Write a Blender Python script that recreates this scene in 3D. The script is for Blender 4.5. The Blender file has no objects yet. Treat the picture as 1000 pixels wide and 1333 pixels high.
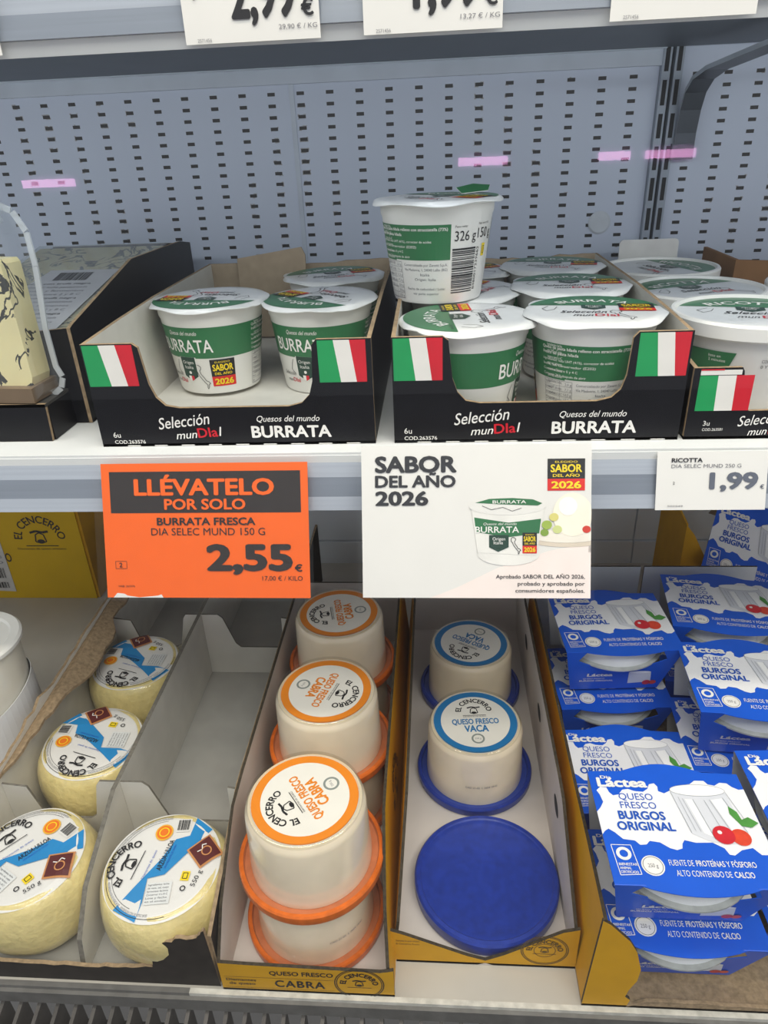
import bpy, bmesh, math, os, random
from mathutils import Vector, Matrix
random.seed(7)
R = math.radians
PI = math.pi
H = 1.2                       # everything is laid out with the eye at height 0, then lifted by H

# ------------------------------------------------------------------ camera, world, lamps, exposure
scene = bpy.context.scene
COL = scene.collection
cd = bpy.data.cameras.new('camera')
cd.sensor_fit = 'VERTICAL'
cd.sensor_height = 36.0
cd.sensor_width = 27.0
cd.lens = 920.0 / 1333.0 * 36.0
cd.clip_start = 0.01
cam = bpy.data.objects.new('camera', cd)
COL.objects.link(cam)
_M = ((0.99727, -0.00550, -0.07370), (0.06254, -0.46850, 0.88124), (-0.03937, -0.88344, -0.46688))
cam.matrix_world = Matrix((
    (_M[0][0], -_M[0][1], -_M[0][2], 0), (_M[1][0], -_M[1][1], -_M[1][2], 0),
    (_M[2][0], -_M[2][1], -_M[2][2], H), (0, 0, 0, 1)))
scene.camera = cam

world = bpy.data.worlds.new('store')
scene.world = world
world.use_nodes = True
world.node_tree.nodes['Background'].inputs[0].default_value = (0.93, 0.95, 1.0, 1)
world.node_tree.nodes['Background'].inputs[1].default_value = 0.6

def area(name, loc, target, sx, sy, power, color):
    l = bpy.data.lights.new(name, 'AREA')
    l.shape = 'RECTANGLE'; l.size = sx; l.size_y = sy; l.energy = power; l.color = color
    o = bpy.data.objects.new(name, l); COL.objects.link(o)
    o.location = (loc[0], loc[1], loc[2] + H)
    d = Vector(target) - Vector(loc)
    o.rotation_euler = d.to_track_quat('-Z', 'Y').to_euler()
    return o
# the lamp tube in the canopy of the cabinet, a shop ceiling panel over the aisle
area('canopy_lamp', (0.0, 0.27, 0.62), (0.0, 0.46, -0.5), 1.8, 0.08, 7.5, (1.0, 0.90, 0.76))
area('aisle_lamp', (0.3, -0.7, 1.35), (0.1, 0.5, -0.3), 1.6, 0.5, 29.0, (1.0, 0.93, 0.83))
area('shelf_fill', (0.0, 0.49, 0.066), (0.0, 0.80, -0.12), 1.8, 0.02, 1.35, (0.93, 0.97, 1.0))  # unseen fill strip, added to brighten the upper goods and back panel
scene.view_settings.view_transform = 'Standard'
scene.view_settings.look = 'None'
scene.view_settings.exposure = 0.0
scene.view_settings.gamma = 1.0
scene.view_settings.use_curve_mapping = False

# ------------------------------------------------------------------ materials
def lin(h):
    if isinstance(h, str):
        h = h.lstrip('#'); h = tuple(int(h[i:i+2], 16) / 255 for i in (0, 2, 4))
    return tuple(c / 12.92 if c <= 0.04045 else ((c + 0.055) / 1.055) ** 2.4 for c in h)
MATS = {}
def mat(name, col, rough=0.5, var=0.06, scale=60, metal=0.0, coat=0.0, bump=0.0, spec=0.5, sss=0.0, stretch=None):
    """a Principled material with procedural mottling"""
    if name in MATS: return MATS[name]
    m = bpy.data.materials.new(name); m.use_nodes = True
    nt = m.node_tree; b = nt.nodes['Principled BSDF']
    c = lin(col)
    tc = nt.nodes.new('ShaderNodeTexCoord')
    no = nt.nodes.new('ShaderNodeTexNoise'); no.inputs['Scale'].default_value = scale; no.inputs['Detail'].default_value = 4
    if stretch:
        mp = nt.nodes.new('ShaderNodeMapping'); mp.inputs['Scale'].default_value = stretch
        nt.links.new(tc.outputs['Object'], mp.inputs['Vector']); nt.links.new(mp.outputs['Vector'], no.inputs['Vector'])
    else:
        nt.links.new(tc.outputs['Object'], no.inputs['Vector'])
    rp = nt.nodes.new('ShaderNodeValToRGB')
    rp.color_ramp.elements[0].position = 0.3; rp.color_ramp.elements[1].position = 0.7
    rp.color_ramp.elements[0].color = (*[max(0, x * (1 - var)) for x in c], 1)
    rp.color_ramp.elements[1].color = (*[min(1, x * (1 + var)) for x in c], 1)
    nt.links.new(no.outputs['Fac'], rp.inputs['Fac']); nt.links.new(rp.outputs['Color'], b.inputs['Base Color'])
    b.inputs['Roughness'].default_value = rough; b.inputs['Metallic'].default_value = metal
    b.inputs['Specular IOR Level'].default_value = spec
    b.inputs['Coat Weight'].default_value = coat; b.inputs['Coat Roughness'].default_value = 0.08
    if sss:
        b.inputs['Subsurface Weight'].default_value = sss; b.inputs['Subsurface Radius'].default_value = (0.006, 0.004, 0.002)
        b.inputs['Subsurface Scale'].default_value = 1.0
    if bump:
        bp = nt.nodes.new('ShaderNodeBump'); bp.inputs['Strength'].default_value = bump; bp.inputs['Distance'].default_value = 0.002
        nt.links.new(no.outputs['Fac'], bp.inputs['Height']); nt.links.new(bp.outputs['Normal'], b.inputs['Normal'])
    MATS[name] = m
    return m

def clear_mat(name, col, fac, rough=0.05, alpha_lift=0.0, haze=0.0):
    """clear film or glass: see-through, with the mirror reflection of its surface"""
    if name in MATS: return MATS[name]
    m = bpy.data.materials.new(name); m.use_nodes = True
    nt = m.node_tree; nt.nodes.remove(nt.nodes['Principled BSDF'])
    out = nt.nodes['Material Output']
    t = nt.nodes.new('ShaderNodeBsdfTransparent'); t.inputs[0].default_value = (*lin(col), 1)
    g = nt.nodes.new('ShaderNodeBsdfGlossy'); g.inputs['Roughness'].default_value = rough
    fr = nt.nodes.new('ShaderNodeFresnel'); fr.inputs['IOR'].default_value = 1.45
    no = nt.nodes.new('ShaderNodeTexNoise'); no.inputs['Scale'].default_value = 8
    mu = nt.nodes.new('ShaderNodeMath'); mu.operation = 'MULTIPLY_ADD'
    mu.inputs[1].default_value = fac; mu.inputs[2].default_value = alpha_lift
    rr = nt.nodes.new('ShaderNodeMath'); rr.operation = 'MULTIPLY_ADD'; rr.inputs[1].default_value = 0.02; rr.inputs[2].default_value = rough
    nt.links.new(no.outputs['Fac'], rr.inputs[0]); nt.links.new(rr.outputs[0], g.inputs['Roughness'])
    mx = nt.nodes.new('ShaderNodeMixShader')
    ge = nt.nodes.new('ShaderNodeNewGeometry')          # only the outer side of each sheet mirrors
    inv = nt.nodes.new('ShaderNodeMath'); inv.operation = 'SUBTRACT'; inv.inputs[0].default_value = 1.0
    nt.links.new(ge.outputs['Backfacing'], inv.inputs[1])
    mm = nt.nodes.new('ShaderNodeMath'); mm.operation = 'MULTIPLY'; mm.use_clamp = True
    nt.links.new(fr.outputs[0], mu.inputs[0]); nt.links.new(mu.outputs[0], mm.inputs[0]); nt.links.new(inv.outputs[0], mm.inputs[1])
    nt.links.new(mm.outputs[0], mx.inputs[0])
    nt.links.new(t.outputs[0], mx.inputs[1]); nt.links.new(g.outputs[0], mx.inputs[2])
    if haze:
        df = nt.nodes.new('ShaderNodeBsdfDiffuse'); df.inputs[0].default_value = (0.85, 0.87, 0.88, 1)
        m2 = nt.nodes.new('ShaderNodeMixShader'); m2.inputs[0].default_value = haze
        nt.links.new(mx.outputs[0], m2.inputs[1]); nt.links.new(df.outputs[0], m2.inputs[2]); nt.links.new(m2.outputs[0], out.inputs['Surface'])
    else:
        nt.links.new(mx.outputs[0], out.inputs['Surface'])
    MATS[name] = m
    return m

def emit_mat(name, col, strength):
    m = bpy.data.materials.new(name); m.use_nodes = True
    nt = m.node_tree; nt.nodes.remove(nt.nodes['Principled BSDF'])
    e = nt.nodes.new('ShaderNodeEmission'); e.inputs[0].default_value = (*lin(col), 1); e.inputs[1].default_value = strength
    nt.links.new(e.outputs[0], nt.nodes['Material Output'].inputs['Surface'])
    return m

def perforated(name, col, px, pz, sx, sz, x0, z0, ztop, zbot):
    """painted sheet steel punched with rows of slots, a little rust around some of them"""
    m = bpy.data.materials.new(name); m.use_nodes = True
    nt = m.node_tree; b = nt.nodes['Principled BSDF']; L = nt.links
    tc = nt.nodes.new('ShaderNodeTexCoord'); sp = nt.nodes.new('ShaderNodeSeparateXYZ')
    L.new(tc.outputs['Object'], sp.inputs[0])
    def math_(op, a, bb=None, c=None):
        n = nt.nodes.new('ShaderNodeMath'); n.operation = op
        for i, v in enumerate((a, bb, c)):
            if v is None: continue
            if isinstance(v, (int, float)): n.inputs[i].default_value = v
            else: L.new(v, n.inputs[i])
        return n.outputs[0]
    def cell(o, p, off):
        q = math_('MULTIPLY_ADD', o, 1.0 / p, -off / p)
        f = math_('FRACT', q)
        return math_('MULTIPLY', math_('ABSOLUTE', math_('SUBTRACT', f, 0.5)), p)
    dx = cell(sp.outputs[0], px, x0); dz = cell(sp.outputs[2], pz, z0)
    inx = math_('LESS_THAN', dx, sx / 2); inz = math_('LESS_THAN', dz, sz / 2)
    lim = math_('MULTIPLY', math_('LESS_THAN', sp.outputs[2], ztop), math_('GREATER_THAN', sp.outputs[2], zbot))
    hole = math_('MULTIPLY', math_('MULTIPLY', inx, inz), lim)
    no = nt.nodes.new('ShaderNodeTexNoise'); no.inputs['Scale'].default_value = 9; no.inputs['Detail'].default_value = 5
    L.new(tc.outputs['Object'], no.inputs['Vector'])
    no2 = nt.nodes.new('ShaderNodeTexNoise'); no2.inputs['Scale'].default_value = 110
    L.new(tc.outputs['Object'], no2.inputs['Vector'])
    near = math_('MULTIPLY', math_('LESS_THAN', math_('ADD', dx, math_('MULTIPLY', no2.outputs['Fac'], 0.004)), sx * 0.85), math_('LESS_THAN', math_('ADD', dz, math_('MULTIPLY', no2.outputs['Fac'], 0.003)), sz * 1.2))
    rust = math_('MULTIPLY', math_('MULTIPLY', near, math_('GREATER_THAN', no.outputs['Fac'], 0.565)), math_('GREATER_THAN', no2.outputs['Fac'], 0.5))
    rust = math_('MULTIPLY', rust, 0.6)
    c = lin(col)
    m1 = nt.nodes.new('ShaderNodeMix'); m1.data_type = 'RGBA'
    m1.inputs['A'].default_value = (*c, 1); m1.inputs['B'].default_value = (*lin('#75664e'), 1); L.new(rust, m1.inputs['Factor'])
    m2 = nt.nodes.new('ShaderNodeMix'); m2.data_type = 'RGBA'
    L.new(m1.outputs['Result'], m2.inputs['A']); m2.inputs['B'].default_value = (*lin('#1d1a18'), 1); L.new(hole, m2.inputs['Factor'])
    L.new(m2.outputs['Result'], b.inputs['Base Color'])
    b.inputs['Roughness'].default_value = 0.5
    return m

WHITE = lambda: mat('white_plastic', '#eceae4', 0.32, 0.02, 40, coat=0.2)
CARD = lambda: mat('white_lined_card', '#d6d2c8', 0.75, 0.05, 55, bump=0.05, spec=0.2)
KRAFT = lambda: mat('kraft_corrugated', '#9a8468', 0.85, 0.25, 260, bump=0.25, spec=0.15)
BLACKCARD = lambda: mat('black_printed_card', '#0f0f14', 0.42, 0.2, 40, spec=0.3)
INK = lambda: mat('black_ink', '#1b1a1c', 0.5, 0.05)
GREYINK = lambda: mat('grey_ink', '#77777c', 0.5, 0.05)
PAPER = lambda: mat('white_paper', '#e3e0da', 0.45, 0.015, 30)
LETTERWHITE = lambda: mat('white_ink', '#efece6', 0.5, 0.03)
GREEN = lambda: mat('green_print', '#2c7044', 0.38, 0.06, 50, coat=0.15)
DKGREEN = lambda: mat('dark_green_print', '#1f3f32', 0.4, 0.06)
FLAGGREEN = lambda: mat('flag_green', '#1f9a57', 0.35, 0.05)
FLAGRED = lambda: mat('flag_red', '#cf1f2f', 0.35, 0.06)
RED = lambda: mat('red_ink', '#d8241f', 0.45, 0.05)
YELLOW = lambda: mat('yellow_ink', '#f4d51e', 0.45, 0.05)
ORANGE = lambda: mat('orange_paper', '#f26410', 0.45, 0.02)
YCARD = lambda: mat('yellow_printed_card', '#d09a12', 0.55, 0.09, 30, spec=0.3)
BLUECARD = lambda: mat('blue_printed_card', '#1259cf', 0.38, 0.05, 30, spec=0.4)
NAVYINK = lambda: mat('blue_ink', '#1453b8', 0.45, 0.04)
SKYBLUE = lambda: mat('sky_blue_print', '#2387c4', 0.4, 0.05)
STEEL = lambda: mat('grey_painted_steel', '#a9b0b8', 0.4, 0.05, 25, metal=0.2)
DARK = lambda: mat('dark_gap', '#191b1e', 0.7, 0.1)

# ------------------------------------------------------------------ mesh building
_GL = {}
_CAP = [0.0]
def glyphs(s, bold, shear, space):
    """outline letters as flat polygons with unit cap height; bold letters are thickened by overlaying shifted copies"""
    key = (s, bold, shear, space)
    if key in _GL: return _GL[key]
    def raw(body):
        c = bpy.data.curves.new('lettering', 'FONT')
        c.body = body; c.size = 1.0; c.shear = shear; c.resolution_u = 3; c.space_character = space
        o = bpy.data.objects.new('lettering', c)
        me = o.to_mesh()
        vs = [(v.co.x, v.co.y) for v in me.vertices]; fs = [tuple(p.vertices) for p in me.polygons]
        o.to_mesh_clear()
        bpy.data.objects.remove(o); bpy.data.curves.remove(c)
        return vs, fs
    if not _CAP[0]:
        hv = raw('H')[0]; _CAP[0] = max(v[1] for v in hv) - min(v[1] for v in hv)
    cap = _CAP[0]
    vs, fs = raw(s)
    if vs:
        x0 = min(v[0] for v in vs); x1 = max(v[0] for v in vs)
        vs = [((x - x0) / cap, y / cap, 0.0) for x, y in vs]
        w = (x1 - x0) / cap
        if bold:
            d = bold * 1.5; k = len(vs); base = list(vs); bf = list(fs); vs = []; fs = []
            sh = [(d, 0), (-d, 0), (0, d * 0.7), (0, -d * 0.7)] if bold < 0.028 else [(d * math.cos(PI * q / 4), 0.8 * d * math.sin(PI * q / 4)) for q in range(8)]
            for q, (a, b) in enumerate(sh):
                vs += [(x + d + a, y * (1 - 1.2 * d) + b + 0.6 * d, q * 0.00002) for x, y, _ in base]; fs += [tuple(q * k + i for i in f) for f in bf]
            w += 2 * d
    else:
        w = 1
    _GL[key] = (vs, fs, w)
    return _GL[key]

def plane(O, U, V):
    """surface map: (u, v, h) -> O + u U + v V + h N"""
    O = Vector(O); U = Vector(U).normalized(); V = Vector(V).normalized(); N = U.cross(V)
    return lambda u, v, h=0.0: O + U * u + V * v + N * h
CURVED = set()
def cone(r0, r1, z0, z1, phi=0.0):
    """surface map round a cup: u is arc length from phi (0 faces -Y), v is height above z0"""
    rm = (r0 + r1) / 2
    def S(u, v, h=0.0):
        z = z0 + v; r = r0 + (r1 - r0) * v / (z1 - z0) + h; a = phi + u / rm
        return Vector((r * math.sin(a), -r * math.cos(a), z))
    CURVED.add(S)
    return S
def strips(poly, w):
    """cut a flat outline into upright strips no wider than w, so that it can follow a round surface"""
    def half(p, c, sg):
        out = []
        for i in range(len(p)):
            a, b = p[i], p[(i + 1) % len(p)]
            ia, ib = sg * (a[0] - c) <= 1e-12, sg * (b[0] - c) <= 1e-12
            if ia: out.append(a)
            if ia != ib:
                t = (c - a[0]) / (b[0] - a[0]); out.append((c, a[1] + (b[1] - a[1]) * t))
        return out
    lo = min(p[0] for p in poly); hi = max(p[0] for p in poly)
    n = max(1, int(math.ceil((hi - lo) / w)))
    res = []
    for i in range(n):
        q = half(half(poly, lo + (hi - lo) * (i + 1) / n, 1), lo + (hi - lo) * i / n, -1)
        if len(q) > 2: res.append(q)
    return res
LAY = 0.00016

class MB:
    def __init__(self):
        self.v = []; self.f = []; self.m = []; self.mats = []
    def mi(self, m):
        if m not in self.mats: self.mats.append(m)
        return self.mats.index(m)
    def face(self, pts, m):
        n = len(self.v); self.v += [tuple(p) for p in pts]
        self.f.append(tuple(range(n, n + len(pts)))); self.m.append(self.mi(m))
    def box(self, x0, x1, y0, y1, z0, z1, m):
        n = len(self.v)
        self.v += [(x, y, z) for z in (z0, z1) for y in (y0, y1) for x in (x0, x1)]
        for f in ((0, 2, 3, 1), (4, 5, 7, 6), (0, 1, 5, 4), (2, 6, 7, 3), (0, 4, 6, 2), (1, 3, 7, 5)):
            self.f.append(tuple(n + i for i in f)); self.m.append(self.mi(m))
    def slab(self, poly, S, t, front, back=None, edge=None):
        """a sheet with thickness t behind the surface S, outlined by poly (counter-clockwise in u, v)"""
        a = sum(poly[i][0] * poly[(i + 1) % len(poly)][1] - poly[(i + 1) % len(poly)][0] * poly[i][1] for i in range(len(poly)))
        if a < 0: poly = poly[::-1]
        k = len(poly); n = len(self.v)
        self.v += [tuple(S(u, v, 0)) for u, v in poly] + [tuple(S(u, v, -t)) for u, v in poly]
        self.f.append(tuple(range(n, n + k))); self.m.append(self.mi(front))
        self.f.append(tuple(range(n + 2 * k - 1, n + k - 1, -1))); self.m.append(self.mi(back or front))
        e = self.mi(edge or back or front)
        for i in range(k):
            j = (i + 1) % k
            self.f.append((n + i, n + k + i, n + k + j, n + j)); self.m.append(e)
    def lathe(self, prof, mats, seg=48, c=(0, 0), cap0=True, cap1=True, wob=None):
        """profile [(r, z)] turned about the vertical through c; mats is one material or one for each band"""
        n = len(self.v)
        for k, (r, z) in enumerate(prof):
            for i in range(seg):
                a = 2 * PI * i / seg
                dr = wob(a, k) if wob else 0.0
                self.v.append((c[0] + (r + dr) * math.sin(a), c[1] - (r + dr) * math.cos(a), z))
        for k in range(len(prof) - 1):
            mm = self.mi(mats[k] if isinstance(mats, (list, tuple)) else mats)
            for i in range(seg):
                j = (i + 1) % seg
                self.f.append((n + k * seg + i, n + k * seg + j, n + (k + 1) * seg + j, n + (k + 1) * seg + i)); self.m.append(mm)
        m0 = self.mi(mats[0] if isinstance(mats, (list, tuple)) else mats); m1 = self.mi(mats[-1] if isinstance(mats, (list, tuple)) else mats)
        if cap0: self.f.append(tuple(n + i for i in range(seg - 1, -1, -1))); self.m.append(m0)
        if cap1: self.f.append(tuple(n + (len(prof) - 1) * seg + i for i in range(seg))); self.m.append(m1)
    # flat print on a surface
    def shape(self, poly, m, S, lay=1):
        for q in (strips(poly, 0.003) if S in CURVED else (poly,)):
            self.face([S(u, v, lay * LAY) for u, v in q], m)
    def rect(self, u0, u1, v0, v1, m, S, lay=1, n=1):
        for i in range(n):
            a = u0 + (u1 - u0) * i / n; b = u0 + (u1 - u0) * (i + 1) / n
            self.shape([(a, v0), (b, v0), (b, v1), (a, v1)], m, S, lay)
    def disc(self, u, v, r, m, S, lay=1, n=28, ry=None):
        ry = ry or r
        self.shape([(u + r * math.cos(2 * PI * i / n), v + ry * math.sin(2 * PI * i / n)) for i in range(n)], m, S, lay)
    def ring(self, u, v, r0, r1, m, S, lay=1, n=36, a0=0, a1=2 * PI, sy=1.0):
        for i in range(n):
            a = a0 + (a1 - a0) * i / n; b = a0 + (a1 - a0) * (i + 1) / n
            self.shape([(u + r0 * math.cos(a), v + sy * r0 * math.sin(a)), (u + r1 * math.cos(a), v + sy * r1 * math.sin(a)),
                        (u + r1 * math.cos(b), v + sy * r1 * math.sin(b)), (u + r0 * math.cos(b), v + sy * r0 * math.sin(b))], m, S, lay)
    def line(self, pts, w, m, S, lay=1, close=False):
        q = list(pts) + ([pts[0]] if close else [])
        for (a, b), (c, d) in zip(q, q[1:]):
            L = math.hypot(c - a, d - b)
            if L < 1e-9: continue
            nx, ny = -(d - b) / L * w / 2, (c - a) / L * w / 2
            self.shape([(a - nx, b - ny), (c - nx, d - ny), (c + nx, d + ny), (a + nx, b + ny)], m, S, lay)
    def text(self, s, u, v, h, m, S, w=None, al='l', bold=0.0, shear=0.0, lay=2, rot=0.0, xf=None, space=1.0):
        vs, fs, w0 = glyphs(s, bold, shear, space)
        sx = h if w is None else w / w0
        W = w0 * sx
        off = {'l': 0, 'c': -W / 2, 'r': -W}[al]
        cr, sr = math.cos(rot), math.sin(rot)
        n = len(self.v)
        for x, y, dh in vs:
            p, q = x * sx + off, y * h
            if xf: p, q = xf(p, q)
            else: p, q = u + p * cr - q * sr, v + p * sr + q * cr
            self.v.append(tuple(S(p, q, lay * LAY + dh)))
        mm = self.mi(m)
        for f in fs: self.f.append(tuple(n + i for i in f)); self.m.append(mm)
    def arc(self, s, u, v, rad, h, m, S, mid=PI / 2, bold=0.0, lay=2, w=None):
        """lettering round the top of a circle, read clockwise, its middle at the angle mid"""
        self.text(s, 0, 0, h, m, S, w=w, al='c', bold=bold, lay=lay,
                  xf=lambda p, q: (u + (rad + q) * math.cos(mid - p / rad), v + (rad + q) * math.sin(mid - p / rad)))
    def bars(self, u0, u1, v0, v1, S, n=22, lay=2, horiz=False):
        rnd = random.Random(n * 31)
        span = (v1 - v0) if horiz else (u1 - u0)
        x = 0.0
        while x < 0.97:
            w = rnd.choice((0.6, 1.0, 1.7)) / n * 0.55; 
            if horiz: self.rect(u0, u1, v0 + x * span, v0 + min(1, x + w) * span, INK(), S, lay)
            else: self.rect(u0 + x * span, u0 + min(1, x + w) * span, v0, v1, INK(), S, lay)
            x += w + rnd.choice((0.5, 0.8, 1.2)) / n * 0.6
    def build(self, name, parent=None, loc=None, smooth=None):
        me = bpy.data.meshes.new(name)
        me.from_pydata(self.v, [], self.f)
        for m in self.mats: me.materials.append(m)
        me.polygons.foreach_set('material_index', self.m)
        if smooth:
            me.polygons.foreach_set('use_smooth', [True] * len(me.polygons))
            me.set_sharp_from_angle(angle=R(smooth))
        me.update()
        o = bpy.data.objects.new(name, me); COL.objects.link(o)
        if parent: o.parent = parent
        if loc: o.location = loc
        return o

def tag(o, label, cat, group=None, kind=None):
    o['label'] = label; o['category'] = cat
    if group: o['group'] = group
    if kind: o['kind'] = kind
    return o
def thing(name, label, cat, loc=(0, 0, 0), rz=0.0, group=None):
    o = bpy.data.objects.new(name, None); COL.objects.link(o)
    o.empty_display_size = 0.03
    o.location = loc; o.rotation_euler = (0, 0, rz)
    return tag(o, label, cat, group)
def dup(root, label, loc, rz=0.0, group=None):
    def cp(o, par):
        c = o.copy(); COL.objects.link(c)
        if par: c.parent = par
        for ch in list(o.children): cp(ch, c)
        return c
    r = cp(root, None)
    r.location = loc; r.rotation_euler = (0, 0, rz); r['label'] = label
    if group: r['group'] = group
    return r
def child(o, kind):
    return next(c for c in o.children if c.name.split('.')[0] == kind)
def jag(p, q, n, amp, rnd):
    """points from p to q (q left out) along a torn edge"""
    out = []
    dx, dy = q[0] - p[0], q[1] - p[1]; L = math.hypot(dx, dy)
    for i in range(n):
        t = i / n; a = rnd.uniform(-amp, amp) if i else 0
        out.append((p[0] + dx * t - dy / L * a, p[1] + dy * t + dx / L * a))
    return out
XP = Vector((1, 0, 0)); YP = Vector((0, 1, 0)); ZP = Vector((0, 0, 1))
def yz(x, sign=1):            # a plane across x whose u runs along +Y (sign 1 faces -X? the normal is Y x Z = +X)
    return plane((x, 0, 0), YP, ZP)
def xz(y):                    # faces -Y: U = X, V = Z gives normal -Y
    return plane((0, y, 0), XP, ZP)

# ------------------------------------------------------------------ the setting
SH = -0.2       # top of the upper shelf
DK = -0.57      # top of the bottom deck
WY = 0.92
m = MB(); m.box(-3, 3, -3.2, 1.2, -H - 0.05, -H, mat('shop_floor_tile', '#8d8a86', 0.35, 0.08, 3))
tag(m.build('floor'), 'grey shop floor in front of the cabinet', 'floor', kind='structure')

PERF = perforated('perforated_steel', '#c2cad9', 0.0335, 0.01155, 0.0086, 0.0036, 0.0, 0.0085, 0.058, -0.21)
m = MB(); m.box(-1.0, 0.2445, WY, WY + 0.02, -0.21, 0.36, PERF)
tag(m.build('wall_back'), 'pale blue grey perforated steel back panel of the cabinet', 'wall', kind='structure')
m = MB(); m.box(0.2675, 1.0, WY, WY + 0.02, -0.21, 0.36, PERF)
tag(m.build('wall_back_right'), 'perforated steel back panel right of the slotted upright', 'wall', kind='structure')
m = MB()
lowm = mat('lower_steel', '#dde1e4', 0.42, 0.06, 12)
for x0, x1 in ((-1.0, -0.245), (-0.243, 0.09), (0.092, 0.288), (0.29, 1.0)):
    m.box(x0, x1, WY, WY + 0.02, -0.535, -0.21, lowm); m.box(x0, x1, WY - 0.004, WY + 0.02, -0.7, -0.537, lowm)
tag(m.build('wall_lower'), 'smooth grey steel panels behind the bottom deck', 'wall', kind='structure')
m = MB()
rl = mat('rail_steel', '#b9c1cc', 0.4, 0.06, 30)
m.box(-1.0, 0.247, WY - 0.006, WY - 0.0002, 0.058, 0.076, rl); m.box(-1.0, 0.247, WY - 0.012, WY - 0.006, 0.073, 0.077, rl)
tag(m.build('trim_1'), 'folded steel strip along the top of the perforated panel', 'trim', kind='structure')
m = MB(); m.box(-0.1635, -0.158, WY - 0.0012, WY - 0.0001, -0.2, 0.058, rl)
tag(m.build('trim_2'), 'raised joint strip down the perforated panel', 'trim', kind='structure')
m = MB()
pm = mat('upright_steel', '#98a1ad', 0.42, 0.08, 25)
m.box(0.245, 0.254, WY - 0.008, WY + 0.015, -0.21, 0.36, pm); m.box(0.254, 0.258, WY + 0.004, WY + 0.02, -0.21, 0.36, DARK())
m.box(0.258, 0.267, WY - 0.008, WY + 0.015, -0.21, 0.36, pm)
S = xz(WY - 0.008)
for k in range(-6, 12):
    for xc in (0.2495, 0.2625):
        m.rect(xc - 0.0023, xc + 0.0023, k * 0.032 - 0.012, k * 0.032 + 0.012, DARK(), S, 2)
tag(m.build('trim_3'), 'slotted steel upright between the perforated panels', 'trim', kind='structure')

# glass door of the cabinet, its pane between the eye and the goods
GY = 0.2
m = MB(); m.box(-0.75, 0.75, GY - 0.002, GY + 0.002, -0.62, 0.62, clear_mat('door_glass', '#fbfdfe', 0.75, 0.0))
tag(m.build('door_1'), 'clear glass door pane in front of the cabinet', 'glass door', kind='structure')
for o in (bpy.data.objects['door_1'],):
    fr = MB(); fm = mat('door_frame', '#2a2c30', 0.4)
    fr.box(-0.75, 0.75, GY - 0.012, GY + 0.012, 0.62, 0.66, fm); fr.box(-0.75, 0.75, GY - 0.012, GY + 0.012, -0.68, -0.62, fm)
    fr.box(-0.79, -0.75, GY - 0.012, GY + 0.012, -0.68, 0.66, fm); fr.box(0.75, 0.79, GY - 0.012, GY + 0.012, -0.68, 0.66, fm)
    fr.build('door_frame', o)

# strip lamps over the cabinet across the aisle (seen only as reflections in the glass)
pink = emit_mat('pink_lamp', '#ffb4ee', 22.0)
AY = -2.6
for i, (a, b, c) in enumerate(((0.0305, 0.0921, -0.0303), (0.205, 0.243, -0.0304), (0.262, 0.322, -0.0306), (-0.545, -0.475, -0.035))):
    dd = 2 * GY - AY      # straight-line run to the lamp and back
    s = thing('strip_light', ['pink strip lamp across the aisle, mirrored above the stacked cup', 'short pink strip lamp across the aisle, mirrored left of the upright',
              'pink strip lamp across the aisle, mirrored on the upright', 'pink strip lamp across the aisle, mirrored at the left edge'][i], 'strip light',
              ((a + b) / 2 * dd, AY, c * dd), 0, 'strip lamps across the aisle')
    l = MB(); w = (b - a) * dd / 2
    l.box(-w, w, -0.02, 0.0, -0.014, 0.014, pink); l.build('tube', s)
    l = MB(); l.box(-w - 0.02, w + 0.02, -0.06, -0.02, -0.03, 0.03, STEEL()); l.build('housing', s)

# ------------------------------------------------------------------ shelves
LIP = mat('white_shelf_enamel', '#e3e4e2', 0.3, 0.03, 20)
RAILM = mat('price_rail_plastic', '#a3a9b3', 0.22, 0.05, 14, coat=0.4, stretch=(0.4, 1, 40))
RAILD = mat('price_rail_groove', '#7a818c', 0.25, 0.05, 14, coat=0.4, stretch=(0.4, 1, 30))
def shelf(name, label, zt, yf, rail, plate=None):
    t = thing(name, label, 'shelf', (0, 0, 0))
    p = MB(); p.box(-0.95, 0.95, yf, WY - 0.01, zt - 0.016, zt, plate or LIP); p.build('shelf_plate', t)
    r = MB()
    n = len(rail)
    for (y0, z0), (y1, z1), mm in rail:
        d = Vector((0, y1 - y0, z1 - z0)); L = d.length
        Sx = plane((0, y0, z0), XP, -d)
        r.slab([(-0.95, -L), (0.95, -L), (0.95, 0), (-0.95, 0)], Sx, 0.0018, mm)
    r.build('price_rail', t)
    return t
us = shelf('display_shelf', 'white steel shelf carrying the burrata cartons, grey price rail in front', SH, 0.47,
      [((0.4695, SH - 0.002), (0.4695, SH - 0.0075), LIP), ((0.4695, SH - 0.0075), (0.4655, SH - 0.0175), RAILM),
       ((0.4655, SH - 0.0175), (0.4605, SH - 0.031), RAILD), ((0.4605, SH - 0.031), (0.457, SH - 0.0405), RAILM)])
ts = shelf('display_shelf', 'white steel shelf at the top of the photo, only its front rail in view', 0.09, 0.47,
      [((0.462, 0.105), (0.458, 0.068), RAILM), ((0.458, 0.068), (0.455, 0.056), RAILD), ((0.457, 0.056), (0.46, 0.0482), LIP)], mat('shaded_shelf_steel', '#59616c', 0.5, 0.08, 20))  # plate coloured dark: the shade of its unlit underside is painted in
dk = thing('deck_shelf', 'pale bottom deck carrying the yellow cheese cartons, grey nosing along its front', 'shelf', (0, 0, 0))
m = MB(); m.box(-0.95, 0.95, 0.2975, WY - 0.01, DK - 0.012, DK, mat('deck_enamel', '#b9b3a8', 0.5, 0.07, 18)); m.build('shelf_plate', dk)
m = MB()
nm = mat('nosing_metal', '#74726e', 0.5, 0.18, 70, metal=0.35)
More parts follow.
